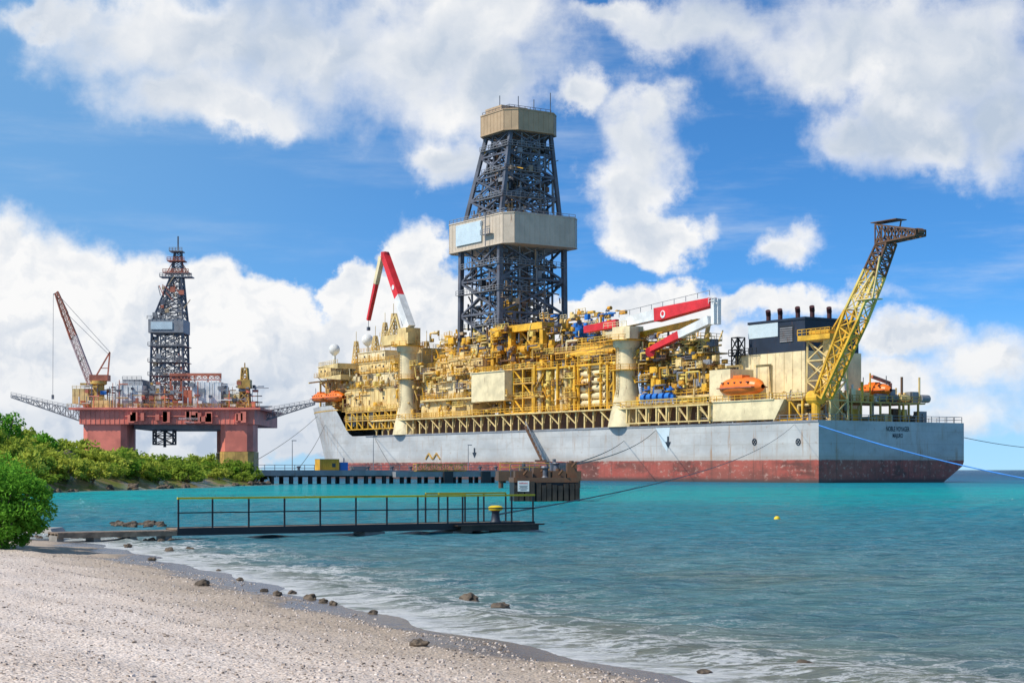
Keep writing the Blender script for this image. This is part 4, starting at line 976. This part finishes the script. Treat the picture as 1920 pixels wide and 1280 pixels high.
g=MB(); xc=RX(185); g.lathe(xc,-24,[(2.2,RZ(764)),(2.2,RZ(722)),(3.2,RZ(720)),(3.2,RZ(714))],14); cro=g.build('crane_pedestal','ochre',rig,smooth=True)
g=MB(); g.box(xc-3,xc+4,-26.5,-21.5,RZ(714),RZ(703)); g.beam((xc+3.5,-24,RZ(705)),(RX(206),-24,RZ(660)),.5); g.beam((xc-1,-24,RZ(705)),(RX(206),-24,RZ(660)),.5); g.beam((xc+1,-24,RZ(690)),(RX(204),-24,RZ(690)),.3); g.build('crane_house','brickdull',cro)
def boomr(p,wd): return [(p[0]-wd,-24-wd,p[1]-wd),(p[0]+wd,-24-wd,p[1]+wd),(p[0]+wd,-24+wd,p[1]+wd),(p[0]-wd,-24+wd,p[1]-wd)]
P0=(RX(170),RZ(716)); P1=(RX(106),RZ(549)); 
for k in range(4):
    u0,u1=k/4,(k+1)/4; q0=(P0[0]+(P1[0]-P0[0])*u0,P0[1]+(P1[1]-P0[1])*u0); q1=(P0[0]+(P1[0]-P0[0])*u1,P0[1]+(P1[1]-P0[1])*u1)
    g=MB(); g.lattice(boomr(q0,1.0 if k<3 else .9),boomr(q1,1.0 if k<2 else .8 if k<3 else .5),4,.36,.22); g.build('boom_section','fadewhite' if k in(0,1) else 'brickdull',cro)
for A_,B_,w_ in (((P1[0],-24,P1[1]),(RX(206),-24,RZ(660)),.14),((P1[0]+2,-24.5,P1[1]-6),(RX(204),-24.5,RZ(664)),.14),((RX(100),-24,RZ(552)),(RX(99),-24,RZ(740)),.12),((P1[0],-24,P1[1]),(RX(100),-24,RZ(552)),.4)):
    g=MB(); g.beam(A_,B_,w_); g.build('hoist_cable','steel',cro)
g=MB(); g.box(RX(99)-.4,RX(99)+.4,-24.4,-23.6,RZ(748),RZ(740)); g.build('hook_block','steel',cro)
g=MB(); x=RX(459); g.lattice([(x-2,-26,RZ(764)),(x+2,-26,RZ(764)),(x+2,-22,RZ(764)),(x-2,-22,RZ(764))],[(x-1,-25,RZ(690)),(x+1,-25,RZ(690)),(x+1,-23,RZ(690)),(x-1,-23,RZ(690))],5,.5,.35); g.box(x-2.4,x+2.4,-26.5,-21.5,RZ(728),RZ(712)); g.beam((x,-24,RZ(690)),(x,-24,RZ(680)),.4); g.build('small_crane','ochre',rig)

# ------------------------------------------------------------------ pier
PA=W(425,0,296); PA.z=0; PB=W(962,0,330); PB.z=0; L=(PB-PA).length; ang=math.atan2(PB.y-PA.y,PB.x-PA.x)
pier=empty('pier',PA,ang); tag(pier,'long dark grey pier on piles running along the water to the moored ship','pier')
g=MB(); g.box(0,L,0,6,1.7,2.35); g.box(0,L,-.15,0,1.5,2.5); g.box(L*.55,L,-1.5,-.16,1.2,2.2); g.build('deck','steel2',pier)
for i in range(16):
    x=1.5+i*(L-3)/15; g=MB(); g.cyl((x,1,-3),(x,1,1.3),.42,10); g.cyl((x,5,-3),(x,5,1.3),.42,10); g.box(x-.5,x+.5,.2,5.8,1.25,1.69); g.build('pile','black',pier)
g=MB(); g.rail([(0,5.8,2.35),(L,5.8,2.35)],1.1,2,.09); g.build('hand_rail','steel2',pier)
for i,x in enumerate((.72,.86,.97)):
    g=MB(); g.box(L*x,L*x+2,-1.9,-1.5,-.3,2.3); g.build('fender','black',pier)
def pierpos(px,yoff=2.5):
    k=(px-960)/F
    d_=Vector((math.cos(ang),math.sin(ang),0)); n=Vector((-math.sin(ang),math.cos(ang),0)); q0=PA+n*yoff
    x=(k*q0.y-q0.x)/(d_.x-k*d_.y); return q0+d_*x+Vector((0,0,2.352))
e=empty('container',pierpos(613),ang); tag(e,'yellow container box standing on the pier, left of the blue one','container')
g=MB(); g.box(-1.95,1.95,-1,1,0,2.1)
for i in range(9): g.box(-1.9+i*.45,-1.75+i*.45,-1.06,-1,.1,2)
g.build('body','yellow',e); g=MB(); g.box(-1.99,1.99,-1.08,1.04,2.1,2.2); g.box(-1.99,1.99,-1.08,1.04,-.0,.12); g.box(-1.99,-1.88,-1.08,-.98,0,2.2); g.box(1.88,1.99,-1.08,-.98,0,2.2); g.build('corner_frame','ochre',e); g=MB(); g.box(.5,1.2,-1.1,-1.0,.7,1.4); g.build('window','glass',e)
e=empty('equipment_box',pierpos(642),ang); tag(e,'small blue machine box on the pier beside the yellow container','machine')
g=MB(); g.box(-.8,.8,-.7,.7,.1,1.6); g.build('body','blue',e); g=MB(); g.cyl((.3,0,1.6),(.3,0,2.4),.12,8); g.build('stack','steel',e)
e=empty('mobile_bin',pierpos(672),ang); tag(e,'low grey skip standing on the pier right of the blue box','skip')
g=MB(); g.prism([(-1.2,-.7,0),(1.2,-.7,0),(1.2,.7,0),(-1.2,.7,0)],[(-1.6,-.8,.9),(1.6,-.8,.9),(1.6,.8,.9),(-1.6,.8,.9)]); g.build('body','steel2',e)
e=empty('gangway_truss',pierpos(825,-.5),ang); tag(e,'pale yellow truss gangway lying on the pier edge, centre of the pier','gangway')
g=MB(); g.lattice([(-5.5,-.6,0),(-5.5,.6,0),(-5.5,.6,1.3),(-5.5,-.6,1.3)],[(5.5,-.6,0),(5.5,.6,0),(5.5,.6,1.3),(5.5,-.6,1.3)],9,.14,.1,x=False); g.build('truss','ochre',e)
g=MB(); g.box(-5.5,5.5,-.5,.5,.1,.18); g.build('walkway','plank',e)
for i,px in enumerate((690,735,770,900,930,560)):
    p=pierpos(px,.8); e=empty('mooring_bollard',p,ang); tag(e,'small dark steel bollard on the pier edge','bollard','bollards along the pier')
    g=MB(); g.lathe(0,0,[(.35,0),(.25,.15),(.22,.55),(.42,.7),(.4,.85),(.05,.9)],10); g.build('post','steel',e)
for i,(px,hgt) in enumerate(((548,5.5),(700,6.5),(878,5))):
    p=pierpos(px,5.4); e=empty('lamp_post',p,ang); tag(e,('thin grey lamp post at the left part of the pier','thin grey lamp post on the pier near the middle','thin grey lamp post at the right part of the pier')[i],'lamp post')
    g=MB(); g.cyl((0,0,0),(0,0,hgt),.09,8,.06); g.build('pole','steel2',e); g=MB(); g.box(-.1,.8,-.12,.12,hgt,hgt+.14); g.build('lamp_head','steel2',e)

p0=W(1000,0,240); p0.z=0; e=empty('berthing_platform',p0,.12); tag(e,'rusty brown berthing platform on piles just behind the mooring dolphin','platform')
g=MB(); g.box(-5.2,6.6,-2,2,1.0,2.4); g.build('deck','brown',e)
for i in range(6):
    x=-4.8+i*2.2; g=MB(); g.cyl((x,-1.4,-3),(x,-1.4,1),.35,8); g.build('pile','brown',e)
for x0,x1,z1_ in ((-2,1,3.1),(2.4,5.8,3.6)):
    g=MB(); g.box(x0,x1,-1.1,1,2.4,z1_); g.cyl((x0+.6,0,z1_),(x0+.6,0,z1_+.5),.25,8); g.build('hook_block','steel',e)
g=MB(); g.rail([(-5,-1.9,2.4),(2,-1.9,2.4)],1.1,1.2,.08); g.build('hand_rail','yellow',e)
dp=W(1026,0,138); dp.z=0; e=empty('mooring_dolphin',dp,.1); tag(e,'dark timber mooring dolphin standing in the water with a white warning sign','dolphin')
g=MB(); g.box(-2.75,2.6,0,4.2,1.55,1.95); g.build('cap_slab','brown',e)
for i in range(12):
    x=-2.6+i*.46; g=MB(); w_=.36; dx=R.uniform(-.04,.04); g.box(x-w_/2+dx,x+w_/2+dx,-.32,-.02,-1.5,1.5+R.uniform(-.22,.15)); g.build('fender_pile','timber',e)
g=MB(); g.box(-2.7,2.55,.1,4,-1,1.54); g.build('core','black',e)
for b__ in ((-2.6,-1.2,.4,1.8,1.95,2.5),(-1.0,.2,.9,2.6,1.95,2.75),(.5,1.5,.3,1.9,1.95,2.5),(1.7,2.5,.3,1.2,1.95,3.15)):
    g=MB(); g.box(*b__); xm=(b__[0]+b__[1])/2; g.beam((xm,b__[2]-.1,b__[5]-.3),(xm+.25,b__[2]-.5,b__[5]+.05),.14); g.cyl((xm,b__[2]+.5,b__[5]),(xm,b__[2]+.5,b__[5]+.18),.2,10); g.build('mooring_hook','brown',e)
for p_ in ([(.3,1.95),(.2,2.1),(.2,2.6),(.38,2.75),(.3,2.9)],-.1,.6),([(.25,2.5),(.2,3.0),(.36,3.1),(.3,3.2)],.9,1.2):
    g=MB(); g.lathe(p_[1],p_[2],p_[0],10); g.build('bollard','steel',e)
g=MB(); g.rail([(-2.6,4,1.95),(2.5,4,1.95)],1.1,.9,.06); g.build('hand_rail','steel',e)
sg=empty('warning_sign',dp+Vector((-1.95,-.5,0)),.1); tag(sg,'white warning sign board fixed to the timber dolphin','sign')
g=MB(); g.box(-.47,.47,-.04,0,.82,1.68); g.build('board','white',sg)
text_mesh('WARNING','sign_heading',lambda x,y:(x,-.05,1.43+y),'red',sg,width=.75,height=.13)
for i,wd in enumerate((.34,.30,.36,.25)): g=MB(); g.box(-wd,wd,-.048,-.042,1.26-i*.11,1.30-i*.11); g.build('sign_small_print','ink',sg)
g=MB(); g.box(-.04,.04,0,.1,.4,1.7); g.build('sign_post','steel',sg)

# ------------------------------------------------------------------ near footbridge jetty
JA=W(333,0,62.3); JB=W(1003,0,70.5); JA.z=0; JB.z=0; JL=(JB-JA).length; ja=math.atan2(JB.y-JA.y,JB.x-JA.x)
jt=empty('footbridge_jetty',JA,ja); tag(jt,'narrow black steel jetty footbridge with yellow top rail in the shallows','jetty')
g=MB(); g.box(0,JL,.06,1.2,.36,.42); g.build('deck','plank',jt)
for y in (0,1.2): g=MB(); g.box(0,JL,y,y+.06,.16,.44); g.build('side_girder','black',jt)
def jx(px):
    k=(px-960)/F; d_=Vector((math.cos(ja),math.sin(ja))); return (k*JA.y-JA.x)/(d_.x-k*d_.y)
for px in (335,399,467,534,601,668,726,784,840,868,897,960,1000):
    x=jx(px); g=MB(); g.beam((x,.03,.44),(x,.03,1.52),.055); g.build('rail_post','black',jt)
g=MB(); g.beam((0,.03,1.54),(JL,.03,1.54),.075); g.build('top_rail','jetyellow',jt)
g=MB(); g.beam((0,.03,1.0),(JL,.03,1.0),.045); g.build('mid_rail','black',jt)
x0=jx(850); x1=jx(900)
for y in (1.23,2.35):
    g=MB(); g.beam((x0,y,1.6),(x1 if y<2 else JL,y,1.6),.075); g.build('back_top_rail','jetyellow',jt)
for x,y in ((x0,1.23),(x1,1.23),(x0,2.35),(JL*.93,2.35),(JL,2.35)): g=MB(); g.beam((x,y,.36),(x,y,1.58),.055); g.build('rail_post','black',jt)
g=MB(); g.box(x0,JL+.25,-.35,2.5,.30,.358); g.box(x0+.2,JL,-.3,2.4,.1,.3); g.build('end_platform','timber',jt)
for px in (705,870,960):
    x=jx(px); g=MB(); g.box(x-.45,x+.45,.1,1.1,-1.5,.14 if px<800 else .09); g.build('concrete_pier','conc',jt)
bx=jx(932)+.35; bl=empty('mooring_bollard',Matrix.Translation(JA)@Matrix.Rotation(ja,4,'Z')@Vector((bx,.7,.42)),ja); tag(bl,'dark mushroom bollard with yellow cap on the end of the near jetty','bollard')
g=MB(); g.lathe(0,0,[(.25,0),(.19,.08),(.16,.40),(.19,.47)],16); g.build('post','navy',bl,smooth=True)
g=MB(); g.lathe(0,0,[(.19,.47),(.29,.50),(.31,.62),(.2,.68),(.05,.69)],16); g.build('cap','jetyellow',bl,smooth=True)
WA=W(108,0,60.0); WA.z=.3; wl=math.hypot(JA.x-WA.x,JA.y-WA.y)-.03
wk=empty('boardwalk',WA,math.atan2(JA.y-WA.y,JA.x-WA.x)); tag(wk,'low weathered wooden boardwalk joining the beach to the black footbridge','boardwalk')
g=MB(); 
n=int(wl/.22)
for i in range(n): g.box(i*wl/n,i*wl/n+.19,0,1.2,.0,.05)
g.box(0,wl,.3,.4,-.06,-.001); g.box(0,wl,.8,.9,-.06,-.001)
g.build('planks','plank',wk)
for y in (-.05,1.2): g=MB(); g.box(0,wl,y,y+.05,-.14,.03); g.build('edge_beam','plank',wk)
for i in range(4): g=MB(); g.box(i*wl/3.3,i*wl/3.3+.25,.1,1.1,-.6,-.07); g.build('footing','conc',wk)
sb_=W(75,0,62); sl_=empty('concrete_slab',(sb_.x,62,.28),.03); tag(sl_,'grey concrete slab on the beach at the shore end of the boardwalk','slab')
g=MB(); g.prism([(-2.4,-.6,0),(0.6,-.6,0),(.6,1.5,0),(-2.4,1.5,0)],[(-2.3,-.5,.16),(.5,-.5,.16),(.5,1.4,.16),(-2.3,1.4,.16)]); g.build('slab_top','conc',sl_)

# ------------------------------------------------------------------ ropes
def rope(A,Bv,sag,r,label,mat='rope',group=None):
    A=Vector(A); Bv=Vector(Bv); g=MB(); N=22; pts=[]
    for i in range(N+1):
        t=i/N; p=A.lerp(Bv,t)-A; p.z-=4*sag*t*(1-t); pts.append(p)
    for a,b_ in zip(pts,pts[1:]): g.cyl(a,b_,r,5)
    o=g.build('mooring_rope',mat); o.location=A; tag(o,label,'rope',group); return o
def shipW(px,py,t=0): p=SP(px,py,t-.1); return ship_mat@Vector((p.x,-p.y,p.z))
JE=Matrix.Translation(JA)@Matrix.Rotation(ja,4,'Z')@Vector((bx,.7,.72))
rope(JE,shipW(1490,795),2.0,.035,'dark mooring rope running from the near jetty bollard up to the ship stern')
rope(dp+Vector((1,1,2.8)),shipW(1230,806),1.2,.06,'dark rope from the dolphin to the ship rail, shallower of the two')
rope(dp+Vector((1.6,1.2,2.9)),shipW(1170,826),.5,.06,'short dark rope from the dolphin to the hull below the second crane')
rope(shipW(1535,797),W(2010,912,300),1.0,.11,'bright blue rope slanting down from the ship stern to the right','bluerope')
rope(ship_mat@Vector((0,-B,zz(820,0,B))),W(2050,842,420),1.0,.07,'thin dark rope leading right from the far corner of the ship stern')
rope(shipW(612,790,12),pierpos(560,.8)+Vector((0,0,.5)),1.0,.06,'thin rope from the ship bow to the pier bollard on the left')
rope(shipW(600,775,12),W(440,884,300),1.2,.06,'thin rope from the ship bow down to the pier root by the headland')
rope(shipW(700,815),pierpos(735,.8)+Vector((0,0,.5)),.3,.06,'short steep rope from the ship side to the pier bollard')
bp_=W(1457,0,88); bu=empty('buoy',(bp_.x,88,0),0); tag(bu,'small yellow buoy floating alone on the turquoise water','buoy')
g=MB(); g.lathe(0,0,[(.02,-.12),(.12,-.1),(.17,0),(.15,.1),(.08,.17),(.02,.18)],14); g.build('float','jetyellow',bu,smooth=True); g=MB(); g.cyl((0,0,.17),(0,0,.25),.03,8); g.build('top_ring','steel',bu)

# ------------------------------------------------------------------ rocks and pebbles
def rock(px,py,sz,label,group=None,D=None):
    if D is None:
        D=H*F/(py-880)
        for _ in range(6):
            x=(px-960)/F*D; z=max(0,float(gz(np.array([x]),np.array([D]))[0])); D=(H-z)*F/(py-880)
    x=(px-960)/F*D; z=max(-.02,float(gz(np.array([x]),np.array([D]))[0]))
    bm=bmesh.new(); bmesh.ops.create_icosphere(bm,subdivisions=3,radius=1); sd=R.uniform(0,100)
    for v_ in bm.verts:
        n=mnoise.fractal(v_.co*1.3+Vector((sd,0,0)),1,2,4); v_.co*=1+.45*n; v_.co.x*=sz; v_.co.y*=sz*.8; v_.co.z*=sz*.6
    me=bpy.data.meshes.new('rock'); bm.to_mesh(me); bm.free(); me.materials.append(M['rock'])
    o=bpy.data.objects.new('rock',me); C.objects.link(o); o.location=(x,D,z+sz*.18); o.rotation_euler=(0,0,R.uniform(0,6)); tag(o,label,'rock',group)
rock(380,1097,.16,'dark rock sitting on the wet sand at the left end of the beach edge')
rock(787,1210,.13,'dark brown rock alone on the gravel at the lower middle of the beach')
rock(880,1128,.24,'rock awash in the surf, left one of two near the middle')
rock(938,1142,.22,'rock awash in the surf, right one of two near the middle')
rock(1510,1254,.17,'submerged looking rock in the foam at the bottom right')
for px,py,s in ((520,1117,.12),(548,1113,.11),(582,1122,.13),(605,1128,.09),(625,1133,.09),(318,1033,.17),(355,1031,.16),(240,1025,.16),(285,1050,.12),(450,1088,.09),(700,1150,.09),(1320,1262,.1),(410,1070,.08),(495,1108,.08)):
    rock(px,py,s,'small dark stone at the waterline of the beach','small stones along the waterline')
for i in range(24):
    rock(R.uniform(205,305),R.uniform(982,988),R.uniform(.15,.28),'dark boulder in the heap behind the wooden boardwalk','boulders by the boardwalk')
for i in range(36):
    px=R.uniform(50,330); rock(px,1001+R.uniform(0,8)+max(0,(px-200))*.06,R.uniform(.06,.16),'small dark boulder in front of the wooden boardwalk','stones before the boardwalk')
for i in range(40):
    t=R.random(); pts=[(-56,186),(-53,195),(-50,215),(-47,240),(-44,278),(-43,296)]; k=min(4,int(t*5)); f_=t*5-k
    x=pts[k][0]+(pts[k+1][0]-pts[k][0])*f_+R.uniform(-.5,1.5); y=pts[k][1]+(pts[k+1][1]-pts[k][1])*f_
    rock(960+x/y*F,900,R.uniform(.3,.75),'brown boulder along the foot of the green headland','boulders along the headland shore',D=y)
N=46000
D_=13+ (np.random.rand(N)**1.4)*36; X_=D_*(np.random.rand(N)*.62-.31)
a_,_b=shore(X_,D_); keep=(a_>.6)&(np.random.rand(N)<np.clip(1.2-a_/7,.35,1)); D_,X_,a_=D_[keep],X_[keep],a_[keep]; Zg=gz(X_,D_); n=len(D_)
sz=(.006+.014*np.random.rand(n)**3)
cube=np.array([(-1,-1,-1),(1,-1,-1),(1,1,-1),(-1,1,-1),(-.7,-.7,1),(.7,-.7,1),(.7,.7,1),(-.7,.7,1)],float)
vs=cube[None]*(1+.5*(np.random.rand(n,8,1)-.5))*sz[:,None,None]*np.stack([1+.6*np.random.rand(n),np.ones(n),.55*np.ones(n)],1)[:,None,:]
an=np.random.rand(n)*6.28; ca,sa_=np.cos(an)[:,None],np.sin(an)[:,None]
vx=vs[...,0]*ca-vs[...,1]*sa_; vy=vs[...,0]*sa_+vs[...,1]*ca
vs=np.stack([vx+X_[:,None],vy+D_[:,None],vs[...,2]+Zg[:,None]+sz[:,None]*.3],-1).reshape(-1,3)
cf=np.array([(0,3,2,1),(4,5,6,7),(0,1,5,4),(1,2,6,5),(2,3,7,6),(3,0,4,7)]); fs=(cf[None]+8*np.arange(n)[:,None,None]).reshape(-1,4)
me=bpy.data.meshes.new('pebbles'); me.from_pydata(vs.tolist(),[],fs.tolist())
at=me.attributes.new('tone','FLOAT','POINT'); at.data.foreach_set('value',np.repeat(np.random.rand(n),8).astype(np.float32))
pm,pn,pb=newmat('pebble_stone'); t_=nn(pn,'ShaderNodeAttribute',attribute_name='tone').outputs['Fac']
cr=nn(pn,'ShaderNodeValToRGB'); pn.links.new(t_,cr.inputs[0]); cr.color_ramp.elements[0].color=(.18,.14,.11,1); cr.color_ramp.elements[1].color=(.76,.66,.58,1); e_=cr.color_ramp.elements.new(.5); e_.color=(.50,.40,.33,1)
pn.links.new(cr.outputs[0],pb.inputs['Base Color']); pb.inputs['Roughness'].default_value=.85; me.materials.append(pm)
o=bpy.data.objects.new('pebbles',me); C.objects.link(o); tag(o,'loose pebbles and coral rubble strewn over the beach','pebbles',kind='stuff')

# ------------------------------------------------------------------ vegetation
def leafmat(name,c1,c2,sc):
    m,nt_,b=newmat(name); nt_.nodes.remove(b); out=[x for x in nt_.nodes if x.type=='OUTPUT_MATERIAL'][0]
    g_=nn(nt_,'ShaderNodeNewGeometry'); oi=nn(nt_,'ShaderNodeObjectInfo'); n_=noise(nt_,g_.outputs['Position'],sc,3)
    f=math_(nt_,'ADD',math_(nt_,'MULTIPLY',n_.outputs[0],1.1),math_(nt_,'MULTIPLY_ADD',oi.outputs['Random'],.8,-.45),clamp=True)
    c=mixc(nt_,f,c1,c2); d_=nn(nt_,'ShaderNodeBsdfDiffuse'); tr=nn(nt_,'ShaderNodeBsdfTranslucent'); nt_.links.new(c,d_.inputs[0]); nt_.links.new(c,tr.inputs[0])
    mx=nn(nt_,'ShaderNodeMixShader'); mx.inputs[0].default_value=.38; nt_.links.new(d_.outputs[0],mx.inputs[1]); nt_.links.new(tr.outputs[0],mx.inputs[2]); nt_.links.new(mx.outputs[0],out.inputs[0]); return m
M['leaf']=leafmat('scrub_leaves',(.14,.27,.03),(.52,.54,.09),.25); M['leaf2']=leafmat('bush_leaves',(.05,.19,.025),(.22,.48,.05),1.5)
def foliage(name,mat,rx,ry,h,nc,nl,ls,seed,parent,zlo=.15,rlo=.2,out=.8):
    r=np.random.RandomState(seed); P_=[]
    for c in range(nc):
        while True:
            u=r.uniform(-1,1,3)
            if np.dot(u,u)<1: break
        c0=np.array([u[0]*rx*out,u[1]*ry*out,h*(zlo+(1-zlo)*(.5+.5*out/.95*u[2]))]); rc=rx*r.uniform(rlo,.38)
        q_=r.normal(size=(nl,3)); q_/=np.linalg.norm(q_,axis=1)[:,None]; q_*=(r.rand(nl,1)**.4)*rc; q_[:,2]*=.7
        P_.append(c0+q_)
    P_=np.concatenate(P_); n=len(P_); s=ls*r.uniform(.6,1.3,n)
    nr=r.normal(size=(n,3))*.8+np.array([-.2,-.25,.6]); nr/=np.linalg.norm(nr,axis=1)[:,None]
    a=r.normal(size=(n,3)); a-=nr*(a*nr).sum(1)[:,None]; a/=np.linalg.norm(a,axis=1)[:,None]; b_=np.cross(nr,a)
    q_=np.stack([P_-a*s[:,None],P_-b_*s[:,None]*.5,P_+a*s[:,None],P_+b_*s[:,None]*.5],1).reshape(-1,3)
    me=bpy.data.meshes.new(name); me.from_pydata(q_.tolist(),[],np.arange(4*n).reshape(-1,4).tolist()); me.materials.append(M[mat])
    o=bpy.data.objects.new(name,me); C.objects.link(o); o.parent=parent; return o
def stems(rx,h,n,r0,parent,seed):
    r=random.Random(seed); g=MB()
    for i in range(n):
        a=r.uniform(0,6.28); p=Vector((0,0,-.1)); q_=Vector((math.cos(a)*rx*.3,math.sin(a)*rx*.3,h*.4)); e_=Vector((math.cos(a+.3)*rx*.65,math.sin(a+.3)*rx*.65,h*.8))
        g.cyl(p,q_,r0,6,r0*.6); g.cyl(q_,e_,r0*.6,5,r0*.2)
    return g.build('trunk','bark',parent)
protos=[]
for k in range(5):
    e=empty('shrub',(0,0,0)); foliage('crown','leaf',2.5,2.5,2.4+.2*k,26,65,.22,k+50,e,.03,.12,.9); stems(2.2,2.0,6,.1,e,k); protos.append(e)
used=[0]*5
rv=random.Random(77)
pos=[]
tries=0
while len(pos)<150 and tries<9000:
    tries+=1
    y=rv.uniform(182,312); x=rv.uniform(-.335*y-3,-41)
    bb=float(shore(np.array([x]),np.array([y]))[1][0])
    if bb<1.8 or bb>26: continue
    if any((x-a)**2+(y-b_)**2<2.4**2 for a,b_ in pos): continue
    pos.append((x,y))
for x,y in pos:
    k=rv.randrange(5); pr=protos[k]; z=float(gz(np.array([x]),np.array([y]))[0]); sc=rv.uniform(.55,1.2)*(1.05 if x/y<-.2 else .95)
    if used[k]==0: e=pr; used[k]=1
    else:
        e=pr.copy(); C.objects.link(e)
        for ch in list(pr.children): c_=ch.copy(); C.objects.link(c_); c_.parent=e
    e.location=(x,y,z-.1); e.scale=(sc*1.2,sc*1.2,sc*rv.uniform(.75,1.35)); e.rotation_euler=(0,0,rv.uniform(-.5,.5))
    tag(e,'green scrub bush among the low thicket covering the headland','shrub','scrub bushes on the headland')
for i,(px,y,h_,lab) in enumerate(((75,222,4.2,'taller dark green tree on the headland crest beside the rock outcrop'),(6,205,6.6,'tallest thin tree at the left edge of the headland'),(40,214,3.8,'rounded light green tree between two others on the headland crest'))):
    x=(px-960)/F*y; z=float(gz(np.array([x]),np.array([y]))[0]); e=empty('tree',(x,y,z-.1)); foliage('crown','leaf2' if i!=2 else 'leaf',2.4,2.4,h_,22,60,.22,i+90,e,.3,.12,.9); stems(2.0,h_,6,.14,e,i+4); tag(e,lab,'tree')
rock(104,900,3.2,'large dark rock outcrop rising above the scrub on the headland',D=222)
def bushat(px,y,rx,h,nc,nl,ls,sd,lab):
    x=(px-960)/F*y; z=float(gz(np.array([x]),np.array([y]))[0]); e=empty('bush',(x,y,max(z,.05)-.05)); foliage('crown','leaf2',rx,rx*.9,h,nc,nl,ls,sd,e,.0,.09,.92); stems(rx*.8,h*.8,8,.05,e,sd); tag(e,lab,'bush')
bushat(6,50,1.45,2.6,120,170,.06,5,'big bright green leafy bush at the left edge of the beach')
bushat(-40,52,1.7,3.1,80,140,.06,6,'leafy bush half hidden behind the nearer one at the left edge')
